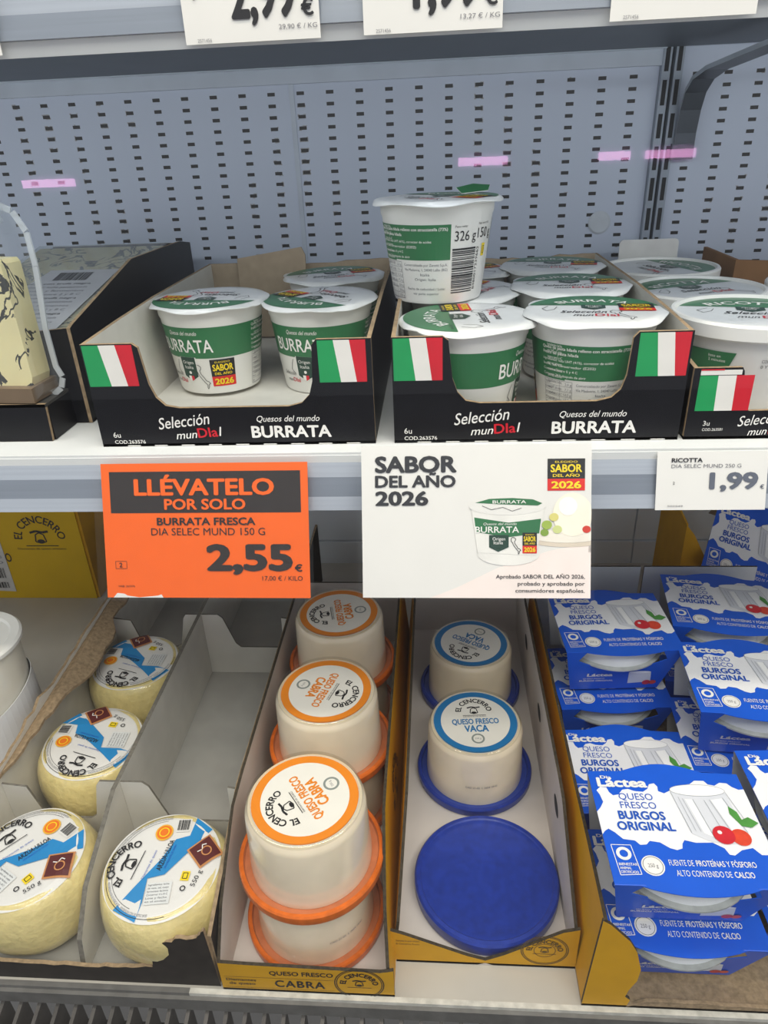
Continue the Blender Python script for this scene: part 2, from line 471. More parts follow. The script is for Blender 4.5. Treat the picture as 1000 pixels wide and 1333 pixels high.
m.box(-0.95, 0.95, 0.2905, 0.2975, DK - 0.0165, DK - 0.003, nm); m.box(-0.95, -0.19, 0.2935, 0.2975, DK - 0.003, DK + 0.0005, nm); m.box(-0.19, 0.95, 0.2935, 0.2975, DK - 0.003, DK + 0.0005, mat('worn_white_edge', '#c9c5ba', 0.5, 0.2, 120))
m.build('nosing', dk)
gr = thing('air_grille', 'dark finned air grille below the bottom deck', 'grille', (0, 0, 0))
m = MB(); m.box(-0.95, 0.95, 0.19, 0.297, DK - 0.06, DK - 0.05, mat('grille_dark', '#1d1b1a', 0.6, 0.2)); m.build('tray', gr)
m = MB()
fm = mat('grille_fin', '#4d4945', 0.5, 0.3, 60, metal=0.3)
for i in range(120):
    x = -0.9 + i * 0.0150
    m.face([(x, 0.2, DK - 0.05), (x + 0.003, 0.2, DK - 0.05), (x + 0.003, 0.296, DK - 0.019), (x, 0.296, DK - 0.019)], fm)
    m.face([(x, 0.2, DK - 0.05), (x, 0.296, DK - 0.05), (x, 0.296, DK - 0.019)], fm)
    m.face([(x + 0.003, 0.2, DK - 0.05), (x + 0.003, 0.296, DK - 0.05), (x + 0.003, 0.296, DK - 0.019)], fm)
fo = m.build('fin', gr); fo['kind'] = 'stuff'

# curved bracket on the right, arching from the upright up to the top shelf
m = MB()
bm_ = mat('bracket_steel', '#4d535b', 0.4, 0.1, 30, metal=0.3)
pts = [(0.906, -0.03), (0.905, -0.008), (0.900, 0.014), (0.891, 0.030), (0.872, 0.041), (0.835, 0.047), (0.76, 0.051), (0.68, 0.055), (0.60, 0.062), (0.54, 0.072)]
xa, xb = 0.2665, 0.2885
for (y0, z0), (y1, z1) in zip(pts, pts[1:]):
    m.face([(xa, y0, z0), (xb, y0, z0), (xb, y1, z1), (xa, y1, z1)], bm_)
    m.face([(xa, y0 + 0.002, z0 + 0.004), (xa, y1 + 0.002, z1 + 0.004), (xb, y1 + 0.002, z1 + 0.004), (xb, y0 + 0.002, z0 + 0.004)], bm_)
    for x in (xa, xb): m.face([(x, y0, z0), (x, y1, z1), (x, y1 + 0.002, z1 + 0.004), (x, y0 + 0.002, z0 + 0.004)], STEEL())
m.box(xa - 0.002, xb, 0.905, 0.9115, -0.034, -0.018, bm_)
tag(m.build('shelf_bracket', smooth=40), 'dark curved steel bracket arching up right of the slotted upright', 'bracket')
m = MB(); m.lathe([(0.0125, 0), (0.013, 0.001), (0.011, 0.002)], mat('plug_plastic', '#c3c9cf', 0.5), 28)
o = m.build('wall_plug', None, (0.1955, WY, -0.0985)); o.rotation_euler = (PI / 2, 0, 0)
tag(o, 'round grey plastic plug in the perforated panel left of the upright', 'plug')

# ------------------------------------------------------------------ price cards
def card_plane(x0t, x1t, yt, zt, x0b, x1b, yb, zb):
    """map s (0..1 left to right), t (0..1 top to bottom) onto a hanging card"""
    TL, TR, BL, BR = Vector((x0t, yt, zt)), Vector((x1t, yt, zt)), Vector((x0b, yb, zb)), Vector((x1b, yb, zb))
    U = (TR - TL).normalized(); V = (TL - BL).normalized()
    N = U.cross(V)
    w = (TR - TL).length; h = (TL - BL).length
    return plane(TL, U, V), w, h
class Card:
    """helper drawing on a card in fractions of its width and height, t counted down from the top"""
    def __init__(self, S, w, h): self.S, self.w, self.h, self.m = S, w, h, MB()
    def base(self, mm, t=0.0006, edge=None): self.m.slab([(0, -self.h), (self.w, -self.h), (self.w, 0), (0, 0)], self.S, t, mm, None, edge)
    def rect(self, s0, s1, t0, t1, mm, lay=1): self.m.rect(s0 * self.w, s1 * self.w, -t1 * self.h, -t0 * self.h, mm, self.S, lay)
    def poly(self, pts, mm, lay=1): self.m.shape([(s * self.w, -t * self.h) for s, t in pts], mm, self.S, lay)
    def line(self, pts, wd, mm, lay=2): self.m.line([(s * self.w, -t * self.h) for s, t in pts], wd, mm, self.S, lay)
    def oval(self, s, t, rs, rt, mm, lay=1): self.m.shape([(min(1.0, s + rs * math.cos(2 * PI * i / 32)) * self.w, -(t - rt * math.sin(2 * PI * i / 32)) * self.h) for i in range(32)], mm, self.S, lay)
    def text(self, txt, s0, t0, t1, mm, s1=None, al='l', bold=0.0, shear=0.0, lay=3, space=1.0):
        w = None if s1 is None else (s1 - s0) * self.w
        self.m.text(txt, s0 * self.w, -t1 * self.h, (t1 - t0) * self.h, mm, self.S, w, al, bold, shear, lay, space=space)

def price_card(label, txt_price, txt_unit, x0, x1, y, z0, z1, group):
    S, w, h = card_plane(x0, x1, y, z1, x0, x1, y - 0.001, z0)
    c = Card(S, w, h); c.base(PAPER())
    if txt_price:
        c.text(txt_price, 0.36, 0.40, 0.80, INK(), 0.84, bold=0.035); c.text('€', 0.87, 0.66, 0.80, INK(), bold=0.03)
        c.text(txt_unit, 0.70, 0.865, 0.905, GREYINK(), 0.98)
    c.text('3', 0.09, 0.56, 0.62, INK(), bold=0.01); c.text('2571456', 0.09, 0.955, 0.985, GREYINK())
    o = c.m.build('price_card')
    return tag(o, label, 'price card', group)
g = 'price cards on the top rail'
price_card('top rail price card reading 2,99, left of the two with big prices', '2,99', '29,90 € / KG', -0.1345, -0.0605, 0.4535, 0.0492, 0.1012, g)
price_card('top rail price card reading 1,99, in the middle of the rail', '1,99', '13,27 € / KG', -0.0372, 0.0362, 0.4535, 0.0492, 0.1012, g)
price_card('top rail card at the right whose price is out of sight', '', '', 0.0917, 0.1655, 0.4535, 0.0492, 0.1012, g)
price_card('top rail card just showing its corner at the left edge', '', '', -0.312, -0.2395, 0.4535, 0.0492, 0.1012, g)

# orange offer card in a clear pocket
t = thing('offer_card', 'orange offer card reading LLÉVATELO POR SOLO 2,55 in a clear pocket', 'price card', (0, 0, 0))
S, w, h = card_plane(-0.2465, -0.0925, 0.462, -0.2035, -0.2465, -0.0925, 0.425, -0.2965)
c = Card(S, w, h); c.base(ORANGE())
OR = ORANGE(); K = mat('dark_brown_ink', '#2b2422', 0.5, 0.05)
c.rect(0.04, 0.965, 0.06, 0.365, K)
c.text('LLÉVATELO', 0.16, 0.115, 0.235, OR, 0.84, bold=0.035); c.text('POR SOLO', 0.305, 0.262, 0.34, OR, 0.70, bold=0.03)
c.text('BURRATA FRESCA', 0.265, 0.40, 0.455, K, 0.745, bold=0.028); c.text('DIA SELEC MUND 150 G', 0.235, 0.477, 0.53, K, 0.79)
c.text('2,55', 0.50, 0.60, 0.795, K, 0.92, bold=0.045); c.text('€', 0.928, 0.75, 0.80, K, 0.965, bold=0.03)
c.text('17,00 € / KILO', 0.77, 0.835, 0.868, K, 0.965); c.text('2', 0.068, 0.735, 0.77, K, bold=0.02)
c.line([(0.05, 0.725), (0.105, 0.725), (0.105, 0.78), (0.05, 0.78), (0.05, 0.725)], 0.0003, K)
c.text('HAB. 263576', 0.06, 0.905, 0.92, K, 0.14)
c.poly([(0.03, 1.0), (0.05, 0.965), (0.085, 0.97), (0.10, 0.985), (0.16, 0.998), (0.25, 0.985), (0.27, 0.975), (0.28, 1.0)], PAPER(), 1)
c.m.build('card', t)
p = MB(); cl = clear_mat('clear_pocket', '#ffffff', 0.5, 0.06, 0.0, 0.004)
p.slab([(-0.006, -h - 0.002), (w + 0.003, -h - 0.002), (w + 0.003, 0.002), (-0.006, 0.002)], lambda u, v, hh=0: S(u, v, hh + 0.0018), 0.0003, cl)
p.build('clear_pocket', t)

def sabor_badge(m, S, u, v, w, h, lay=2):
    """black and red prize badge, top left at u, v"""
    m.rect(u, u + w, v - h * 0.63, v, INK(), S, lay); m.rect(u, u + w, v - h, v - h * 0.63, RED(), S, lay)
    m.text('ELEGIDO', u + w * 0.2, v - h * 0.13, h * 0.06, YELLOW(), S, w * 0.6, lay=lay + 1)
    m.text('SABOR', u + w * 0.08, v - h * 0.42, h * 0.24, YELLOW(), S, w * 0.84, bold=0.03, lay=lay + 1)
    m.text('DEL AÑO', u + w * 0.14, v - h * 0.57, h * 0.09, YELLOW(), S, w * 0.72, bold=0.02, lay=lay + 1)
    m.text('2026', u + w * 0.1, v - h * 0.93, h * 0.22, YELLOW(), S, w * 0.8, bold=0.035, lay=lay + 1)
ITALY = [(0.0, 0.9), (0.12, 1.0), (0.3, 0.97), (0.42, 0.9), (0.38, 0.8), (0.3, 0.76), (0.34, 0.62), (0.5, 0.48), (0.62, 0.34), (0.78, 0.3), (0.86, 0.22), (0.76, 0.2), (0.74, 0.1), (0.66, 0.0), (0.62, 0.06), (0.66, 0.16), (0.5, 0.28), (0.34, 0.42), (0.2, 0.56), (0.14, 0.7), (0.04, 0.72)]

# white prize sign
t = thing('prize_sign', 'white sign reading SABOR DEL AÑO 2026 with a printed cheese cup', 'sign', (0, 0, 0))
S, w, h = card_plane(-0.052, 0.106, 0.455, -0.189, -0.052, 0.106, 0.4115, -0.2865)
c = Card(S, w, h); c.base(PAPER(), 0.0012)
SI = mat('sign_ink', '#26262b', 0.5, 0.05)
c.text('SABOR', 0.06, 0.07, 0.175, SI, 0.42, bold=0.04); c.text('DEL AÑO', 0.06, 0.195, 0.272, SI, 0.415, bold=0.035); c.text('2026', 0.06, 0.298, 0.39, SI, 0.295, bold=0.04)
c.poly([(0.3, 1.0), (1.0, 1.0), (1.0, 0.64), (0.82, 0.69), (0.6, 0.80), (0.42, 0.93)], mat('sign_pink', '#f3e4dc', 0.5, 0.03))
c.oval(0.9, 0.62, 0.165, 0.045, mat('sign_plate', '#d9cbb8', 0.5), 2); c.rect(0.99, 1.0, 0.55, 0.7, PAPER(), 1)
c.oval(0.895, 0.595, 0.15, 0.042, mat('sign_plate_top', '#ece4d6', 0.5), 3)
c.oval(0.92, 0.455, 0.085, 0.14, mat('sign_cheese', '#f4ecd9', 0.5), 4); c.oval(0.9, 0.40, 0.04, 0.06, mat('sign_cheese_light', '#fbf7ee', 0.5), 5)
for i, (s, q, r, mm) in enumerate(((0.81, 0.52, 0.022, '#9bb24a'), (0.84, 0.47, 0.02, '#d8cf7a'), (0.80, 0.57, 0.018, '#7f9c3d'), (0.855, 0.55, 0.02, '#c9d08a'), (0.98, 0.55, 0.018, '#cf3b2c'))):
    c.oval(s, q, r, r * 1.3, mat('sign_salad_' + mm[1:], mm, 0.5), 5 + (i % 2))
sabor_badge(c.m, S, 0.812 * w, -0.095 * h, 0.16 * w, 0.205 * h, 2)
# printed cup
c.oval(0.645, 0.71, 0.135, 0.075, mat('sign_cup_white', '#e6e3dc', 0.5), 3)
c.poly([(0.482, 0.40), (0.80, 0.40), (0.765, 0.72), (0.51, 0.70)], mat('sign_cup_white', '#e6e3dc', 0.5), 4)
c.poly([(0.495, 0.47), (0.645, 0.505), (0.785, 0.48), (0.777, 0.575), (0.64, 0.60), (0.503, 0.565)], GREEN(), 5)
c.oval(0.638, 0.40, 0.165, 0.055, PAPER(), 5); c.poly([(0.50, 0.375), (0.56, 0.35), (0.66, 0.345), (0.75, 0.355), (0.79, 0.38), (0.77, 0.395), (0.6, 0.385)], GREEN(), 6)
c.text('BURRATA', 0.575, 0.36, 0.38, LETTERWHITE(), 0.72, lay=7, bold=0.01); c.line([(0.53, 0.395), (0.57, 0.42), (0.62, 0.405), (0.66, 0.43), (0.70, 0.41)], 0.0003, INK(), 7)
c.text('BURRATA', 0.50, 0.53, 0.57, LETTERWHITE(), 0.69, lay=6, bold=0.012); c.text('Quesos del mundo', 0.535, 0.505, 0.52, LETTERWHITE(), 0.68, lay=6, shear=0.3)
c.poly([(0.56, 0.585), (0.645, 0.585), (0.645, 0.665), (0.60, 0.695), (0.56, 0.665)], DKGREEN(), 6); c.text('Origen', 0.575, 0.60, 0.62, LETTERWHITE(), 0.63, lay=7); c.text('Italia', 0.58, 0.625, 0.645, LETTERWHITE(), 0.62, lay=7)
c.m.line([((0.655 + 0.05 * a) * w, -(0.71 - 0.11 * b) * h) for a, b in ITALY], 0.0004, INK(), S, 6, True)
sabor_badge(c.m, S, 0.705 * w, -0.57 * h, 0.062 * w, 0.135 * h, 6)
for i, (s0, txt) in enumerate(((0.59, 'Aprobado SABOR DEL AÑO 2026,'), (0.685, 'probado y aprobado por'), (0.675, 'consumidores españoles.'))):
    c.text(txt, s0, 0.845 + 0.046 * i, 0.87 + 0.046 * i, SI, 0.975, bold=0.012)
c.m.build('printed_card', t)
p = MB()
p.slab([(-0.003, -h - 0.001), (w + 0.002, -h - 0.001), (w + 0.002, 0.003), (-0.003, 0.003)], lambda u, v, hh=0: S(u, v, hh + 0.0028), 0.0003, cl)
p.build('clear_pocket', t)

t = thing('price_card', 'white price card for ricotta reading 1,99 on the middle rail', 'price card', (0, 0, 0))
S, w, h = card_plane(0.1545, 0.2295, 0.4665, -0.2008, 0.1545, 0.2295, 0.4535, -0.2400)
c = Card(S, w, h); c.base(PAPER())
PK = mat('faded_ink', '#5f6470', 0.5, 0.05)
c.text('RICOTTA', 0.13, 0.11, 0.18, SI, 0.41, bold=0.03); c.text('DIA SELEC MUND 250 G', 0.13, 0.215, 0.275, GREYINK(), 0.76)
c.text('1,99', 0.48, 0.36, 0.64, PK, 0.92, bold=0.04); c.text('€', 0.94, 0.57, 0.64, PK, bold=0.02); c.text('2', 0.15, 0.51, 0.56, INK()); c.text('502349', 0.11, 0.915, 0.945, GREYINK(), 0.25)
c.m.build('card', t)

# ------------------------------------------------------------------ burrata cups
CH, RB, RT = 0.0765, 0.0365, 0.0455
def make_cup():
    t = thing('cheese_cup', '', 'cup', (0, 0, 0))
    m = MB(); Wp = WHITE()
    m.lathe([(RB - 0.004, 0.0), (RB - 0.001, 0.0006), (RB, 0.003), (RT - 0.001, CH - 0.012), (RT, CH - 0.010), (RT + 0.0005, CH - 0.002), (RT + 0.004, CH - 0.0015), (RT + 0.004, CH - 0.0005)], Wp, 64)
    def rr(z): return RB + (RT - 0.001 - RB) * (z - 0.003) / (CH - 0.015)
    S = cone(rr(0.0), rr(CH), 0.0, CH, 0.0)
    rm = (rr(0) + rr(CH)) / 2
    G0, G1 = 0.0335, 0.0605
    lw = LETTERWHITE()
    # front: green band, name, origin shield, outline map, prize badge
    m.rect(-1.9 * rm, 1.98 * rm, G0, G1, GREEN(), S, 1)
    m.text('Quesos del mundo', -0.012, 0.0540, 0.0034, lw, S, 0.027, shear=0.35, lay=3)
    m.text('BURRATA', -0.0265, 0.0388, 0.0112, lw, S, 0.053, bold=0.012, lay=3)
    m.shape([(-0.0075, 0.0345), (0.0095, 0.0345), (0.0095, 0.0165), (0.001, 0.0115), (-0.0075, 0.0165)], lw, S, 2)
    m.shape([(-0.0066, 0.0345), (0.0086, 0.0345), (0.0086, 0.0170), (0.001, 0.0125), (-0.0066, 0.0170)], DKGREEN(), S, 3)
    m.text('Origen', 0.001, 0.0285, 0.0028, lw, S, 0.0112, al='c', lay=4); m.text('Italia', 0.001, 0.0240, 0.0028, lw, S, 0.009, al='c', lay=4)
    m.shape([(-0.002, 0.0142), (0.001, 0.0126), (0.001, 0.0175), (-0.002, 0.0175)], lw, S, 4); m.shape([(0.001, 0.0126), (0.004, 0.0142), (0.004, 0.0175), (0.001, 0.0175)], FLAGRED(), S, 4)
    m.disc(0.001, 0.0205, 0.0014, lw, S, 4, 12)
    m.line([(0.0065 + 0.0145 * a, 0.0055 + 0.0225 * b) for a, b in ITALY], 0.0005, INK(), S, 2, True)
    m.line([(-0.0105, 0.0315), (-0.0125, 0.027), (-0.0140, 0.022), (-0.0105, 0.0185)], 0.0005, INK(), S, 2)
    m.text('Selección', -0.0255, 0.0165, 0.0034, INK(), S, 0.0155, shear=0.35, lay=2)
    m.text('mun', -0.0225, 0.0105, 0.0032, INK(), S, 0.0075, shear=0.35, lay=2); m.text('DIal', -0.0145, 0.0105, 0.0038, FLAGRED(), S, 0.0085, lay=2, bold=0.01)
    sabor_badge(m, S, 0.0215, 0.0322, 0.0220, 0.0245, 2)
    # side strip of small print right of the badge
    for k in range(11):
        m.text(['Ingredientes: leche,', 'nata UHT, sal, cuajo,', 'conservar entre 0 y 4 C', 'una vez abierto', 'consumir en 24 horas', 'peso neto escurrido'][k % 6], 1.62 * rm, 0.058 - 0.0046 * k, 0.0022, (lw if 0.058 - 0.0046 * k > G0 else GREYINK()), S, 0.0125, lay=2)
    # back: product panel, weights, bar code, nutrition table
    S2 = cone(rr(0.0), rr(CH), 0.0, CH, PI)
    m.rect(-0.0700, 0.0, G0 + 0.001, G1, GREEN(), S2, 1)
    for k, q in enumerate(('Queso de pasta hilada relleno con stracciatella (73%)', 'fresco de pasta hilada', 'Ingredientes: nata UHT (41%), corrector de acidez', 'leche, sal, conservador (E202)', 'Conservar entre 0 y 4 C', 'Consumir 24 h después de abrir')):
        m.text(q, -0.0665, 0.0562 - 0.0038 * k - (0.0012 if k > 1 else 0), 0.0022 if k < 2 else 0.0018, lw, S2, (0.064, 0.028, 0.052, 0.040, 0.028, 0.034)[k], bold=0.012 if k < 2 else 0, lay=3)
    m.text('326 g', 0.0030, 0.0480, 0.0072, INK(), S2, 0.0185, lay=2); m.text('150 g', 0.0235, 0.0488, 0.0072, INK(), S2, 0.0185, lay=2)
    m.text('Peso neto:', 0.0030, 0.0578, 0.0016, INK(), S2, 0.010, lay=2); m.text('Peso escurrido:', 0.0235, 0.0586, 0.0016, INK(), S2, 0.013, lay=2)
    m.rect(0.0305, 0.0350, 0.0345, 0.0440, YELLOW(), S2, 2); m.line([(0.0317, 0.0365), (0.0338, 0.0365), (0.0338, 0.042), (0.0317, 0.042)], 0.0004, INK(), S2, 3, True)
    m.bars(0.0015, 0.0225, 0.0085, 0.0440, S2, 24, 2, True); m.text('8480017239662', 0.0262, 0.0095, 0.0026, INK(), S2, 0.033, rot=PI / 2, lay=2)
    m.line([(-0.0660, 0.004), (-0.0420, 0.004), (-0.0420, 0.0328), (-0.0660, 0.0328)], 0.00025, GREYINK(), S2, 2, True)
    for k in range(7):
        m.line([(-0.0660, 0.0288 - 0.0041 * k), (-0.0420, 0.0288 - 0.0041 * k)], 0.0002, GREYINK(), S2, 2)
        m.text(('Valor', 'Grasas', 'saturadas', 'Azúcares', 'Hidratos', 'Prot.', 'Sal')[k], -0.0655, 0.0298 - 0.0041 * k, 0.0018, GREYINK(), S2, lay=3); m.text('%d,%d g' % (k * 5 + 2, k), -0.0425, 0.0298 - 0.0041 * k, 0.0018, GREYINK(), S2, al='r', lay=3)
    m.line([(-0.0520, 0.004), (-0.0520, 0.0328)], 0.0002, GREYINK(), S2, 2)
    for k, q in enumerate(('Comercializado por Zanetti S.p.A.', 'Via Madonna, 1, 24040 Lallio (BG)', 'Italia', 'Origen: Italia', '', 'Fecha de caducidad / Lote:', 'ver parte superior')):
        if q: m.text(q, -0.0205, 0.0300 - 0.0037 * k, 0.0019, GREYINK(), S2, min(0.037, 0.0013 * len(q)), al='c', lay=2)
    m.build('cup_body', t, smooth=40)
    # foil lid with a tear tab
    l = MB(); RL = 0.052
    n = 72; zt = CH
    foil = mat('foil_white', '#e9e9e6', 0.28, 0.04, 90, coat=0.3, bump=0.15)
    def rad(a):
        d = abs((a - R(232) + PI) % (2 * PI) - PI)
        return RL + 0.0007 * math.sin(9 * a) + (0.0055 * max(0, 1 - (d / R(13)) ** 2) if d < R(13) else 0)
    outer = []; inner = []
    for i in range(n):
        a = 2 * PI * i / n
        r = rad(a); inner.append((RT + 0.002) * math.sin(a)); 
        outer.append((r * math.sin(a), -r * math.cos(a), zt - 0.0016 + 0.0011 * math.sin(5 * a + 1)))
    ins = [(0.0493 * math.sin(2 * PI * i / n), -0.0493 * math.cos(2 * PI * i / n), zt + 0.0005) for i in range(n)]
    top = [((RT - 0.002) * math.sin(2 * PI * i / n), -(RT - 0.002) * math.cos(2 * PI * i / n), zt + 0.0006) for i in range(n)]
    b0 = len(l.v); l.v += outer + ins + top + [(x, y, z - 0.0006) for x, y, z in outer]
    fi = l.mi(foil)
    for i in range(n):
        j = (i + 1) % n
        for a, b in ((0, n), (n, 2 * n)):
            l.f.append((b0 + a + i, b0 + a + j, b0 + b + j, b0 + b + i)); l.m.append(fi)
        l.f.append((b0 + 3 * n + i, b0 + 3 * n + j, b0 + j, b0 + i)); l.m.append(fi)
    l.f.append(tuple(b0 + 2 * n + i for i in range(n))); l.m.append(fi)
    l.f.append(tuple(b0 + 3 * n + i for i in range(n - 1, -1, -1))); l.m.append(fi)
    S = plane((0, 0, zt + 0.0006), XP, YP)
    rp = 0.0488
    ch = 0.0115
    S0 = S; S = lambda u, v, h=0.0: S0(u * 1.1, v * 1.1, h)
    a0 = math.asin(1.1 * ch / rp)
    l.shape([(rp / 1.1 * math.cos(a0 + (PI - 2 * a0) * k / 30), rp / 1.1 * math.sin(a0 + (PI - 2 * a0) * k / 30)) for k in range(31)], GREEN(), S, 1)
    l.arc('BURRATA', 0, -0.012, 0.0345, 0.0080, LETTERWHITE(), S, bold=0.012, w=0.046, lay=2)
    l.shape([(-0.008, 0.0125), (0.008, 0.0125), (0.008, 0.003), (0, -0.002), (-0.008, 0.003)], DKGREEN(), S, 2)
    l.text('Origen', 0, 0.0075, 0.0026, LETTERWHITE(), S, al='c', lay=3); l.text('Italia', 0, 0.0035, 0.0026, LETTERWHITE(), S, al='c', lay=3)
    l.text('Selección', -0.022, -0.012, 0.0065, INK(), S, 0.030, shear=0.35, lay=2, bold=0.008)
    l.text('mun', -0.014, -0.021, 0.0055, INK(), S, 0.013, shear=0.35, lay=2, bold=0.008); l.text('DIal', 0.0, -0.021, 0.0062, FLAGRED(), S, 0.015, lay=2, bold=0.015)
    l.line([(0.010 + 0.018 * a, -0.030 + 0.026 * b) for a, b in ITALY], 0.0005, INK(), S, 2, True)
    l.line([(-0.030, 0.008), (-0.034, 0.0), (-0.031, -0.006), (-0.026, -0.002), (-0.024, 0.006)], 0.0005, INK(), S, 2)
    sabor_badge(l, S, 0.0165, 0.0165, 0.0230, 0.0215, 3)
    l.text('SIN GLUTEN', -0.036, 0.0135, 0.0018, INK(), S, 0.012, lay=3)
    l.build('foil_lid', t, smooth=50)
    return t
cup = make_cup()
FZ = SH + 0.0025
g = 'burrata cups'
cups = [  # x, y, z, turn of the cup, turn of the lid, label
    (-0.1985, 0.628, FZ + 0.0028, R(-24), R(172), 'white and green burrata cup at the left end of the left carton'),
    (-0.1015, 0.632, FZ, R(-18), R(140), 'burrata cup half hidden behind the right flag corner of the left carton'),
    (-0.1030, 0.748, FZ, R(-30), R(20), 'burrata cup at the back of the left carton, mostly its lid showing'),
    (0.0245, 0.5405, FZ, R(68), R(95), 'burrata cup carrying the stacked cup in the right carton'),
    (0.1170, 0.5405, FZ + 0.0028, R(212), R(-8), 'burrata cup in the front row of the right carton, its back label turned forward'),
    (0.1172, 0.6455, FZ + 0.0028, R(150), R(-4), 'burrata cup in the middle row, right carton, beyond the one showing its back label'),
    (0.0248, 0.6455, FZ, R(40), R(60), 'burrata cup behind the stacked cup, right carton, its lid just showing'),
    (0.1170, 0.7505, FZ + 0.0028, R(10), R(-12), 'burrata cup in the rearmost row of the right carton, right side'),
    (0.0248, 0.7505, FZ, R(10), R(20), 'burrata cup in the rearmost row of the right carton, behind the stacked cup'),
    (0.0020, 0.6180, FZ + CH + 0.0012, R(194), R(-40), 'single burrata cup stacked on top of the others'),
]
for i, (x, y, z, rz, rl, lab) in enumerate(cups):
    o = cup if i == 0 else dup(cup, lab, (x, y, z), rz, g)
    if i == 0:
        o.location = (x, y, z); o.rotation_euler = (0, 0, rz); o['label'] = lab; o['group'] = g
    child(o, 'foil_lid').rotation_euler = (0, 0, rl - rz)
# rough tear corner curled up on the stacked cup's lid: a green flap
flap = MB()
Sf = plane((0.020, 0.012, CH + 0.0016), Vector((1, 0.2, 0.06)), Vector((-0.2, 1, 0.35)))
flap.slab([(0, 0), (0.022, 0), (0.026, 0.010), (0.013, 0.016), (-0.002, 0.012)], Sf, 0.0005, GREEN(), LETTERWHITE())
o = [q for q in bpy.data.objects if q.get('label', '').startswith('single burrata cup stacked')][0]
ft = flap.build('tear_flap', child(o, 'foil_lid')); ft.rotation_euler = (0, 0, R(40))

# ------------------------------------------------------------------ burrata cartons
def flag(m, S, u0, u1, v0, v1, slant=0.006):
    w = (u1 - u0) / 3; s = slant
    for k, mm in enumerate((FLAGGREEN(), mat('flag_white', '#eae6df', 0.4, 0.03), FLAGRED())):
        a, b = u0 + w * k, u0 + w * (k + 1)
        sa = 0 if k == 0 else s; sb = s if k < 2 else 0
        m.shape([(a + sa, v0), (b + sb, v0), (b, v1), (a, v1)], mm, S, 1)
def burrata_carton(label, xc, yf, yb, w=0.204):
    t = thing('carton', label, 'carton', (xc, yf, SH), 0, 'burrata cartons')
    hw = w / 2; hf = 0.0785; T = 0.003
    B, C, Kk = BLACKCARD(), CARD(), KRAFT()
    m = MB(); m.box(-hw, hw, 0, yb - yf, 0.0002, 0.0022, C); m.build('base', t)
    rnd = random.Random(int(xc * 1000))
    front = [(-hw, 0), (hw, 0), (hw, hf)] + [(hw - 0.001, hf)] + [(0.066, hf), (0.0625, hf - 0.004), (0.061, hf - 0.030), (0.058, hf - 0.040), (0.052, hf - 0.046), (0.042, hf - 0.0485)] \
        + [(-0.040, hf - 0.0485), (-0.050, hf - 0.0465), (-0.056, hf - 0.040), (-0.0595, hf - 0.030), (-0.0625, hf - 0.003), (-0.0665, hf)] + [(-hw, hf)]
    S = plane((0, 0, 0), XP, ZP)
    m = MB(); m.slab(front, S, T, B, C, Kk)
    flag(m, S, -hw + 0.001, -0.0665, hf - 0.031, hf - 0.0008, 0.004); flag(m, S, 0.0665, 0.1005, hf - 0.031, hf - 0.0008, 0.004)
    lw = LETTERWHITE()
    m.text('6u', -0.0945, 0.0075, 0.0042, lw, S, lay=2); m.text('COD.263576', -0.0945, 0.0025, 0.0028, lw, S, 0.024, lay=2, bold=0.01)
    m.text('Selección', -0.058, 0.0135, 0.0088, lw, S, 0.040, shear=0.3, lay=2, rot=0.10, bold=0.006)
    m.text('mun', -0.046, 0.0055, 0.0062, lw, S, 0.0165, shear=0.3, lay=2, rot=0.06, bold=0.006); m.text('DIa', -0.029, 0.0065, 0.0075, FLAGRED(), S, 0.0155, lay=2, rot=0.06, bold=0.02); m.text('l', -0.0128, 0.0078, 0.0072, lw, S, lay=2, shear=0.15, bold=0.01)
    m.text('Quesos del mundo', 0.017, 0.0185, 0.0046, lw, S, 0.047, shear=0.3, lay=2, bold=0.004); m.text('BURRATA', 0.012, 0.0060, 0.0092, lw, S, 0.060, bold=0.03, lay=2)
    for k in range(9):
        m.rect(-0.085 + 0.021 * k, -0.085 + 0.021 * k + 0.010, 0.0004, 0.0011, lw, S, 2)
    m.build('front_panel', t)
    dp = yb - yf
    side = [(T, 0.0005), (dp, 0.0005), (dp, 0.083), (dp * 0.45, 0.083), (dp * 0.2, 0.081), (T, hf)]
    m = MB(); m.slab(side, plane((-hw + T, 0, 0), YP, ZP), T, C, B, Kk); m.build('side_panel', t)
    m = MB(); m.slab(side, plane((hw, 0, 0), YP, ZP), T, B, C, Kk); m.build('side_panel', t)
    m = MB(); bk = [(-hw + T, 0.0005), (hw - T, 0.0005)] + jag((hw - T, 0.083), (0.0, 0.080), 8, 0.0012, rnd) + jag((0, 0.080), (-hw + T, 0.083), 8, 0.0012, rnd) + [(-hw + T, 0.083)]
    m.slab(bk, plane((0, dp - T, 0), XP, ZP), T, mat('inner_kraft_card', '#a8967e', 0.8, 0.1, 80, spec=0.2), B, Kk); m.build('back_panel', t)
    return t
c1 = burrata_carton('black burrata carton with flag corners, holding only a few cups, left of its full twin', -0.1490, 0.4865, 0.82, 0.2090)
c2 = burrata_carton('black burrata carton with flag corners, full of cups, in the middle of the shelf', 0.0715, 0.4865, 0.81)
# kraft flap folded into the left carton
m = MB(); Sk = plane((-0.070, 0.318, 0.004), Vector((1, -0.10, 0)), Vector((0, 0.1, 1)))
m.slab([(0, 0.0), (0.078, 0.0), (0.078, 0.088), (0.074, 0.096), (0.0, 0.085)], Sk, 0.002, mat('inner_kraft_card', '#a8967e', 0.8), None, KRAFT())
m.build('inner_flap', c1)

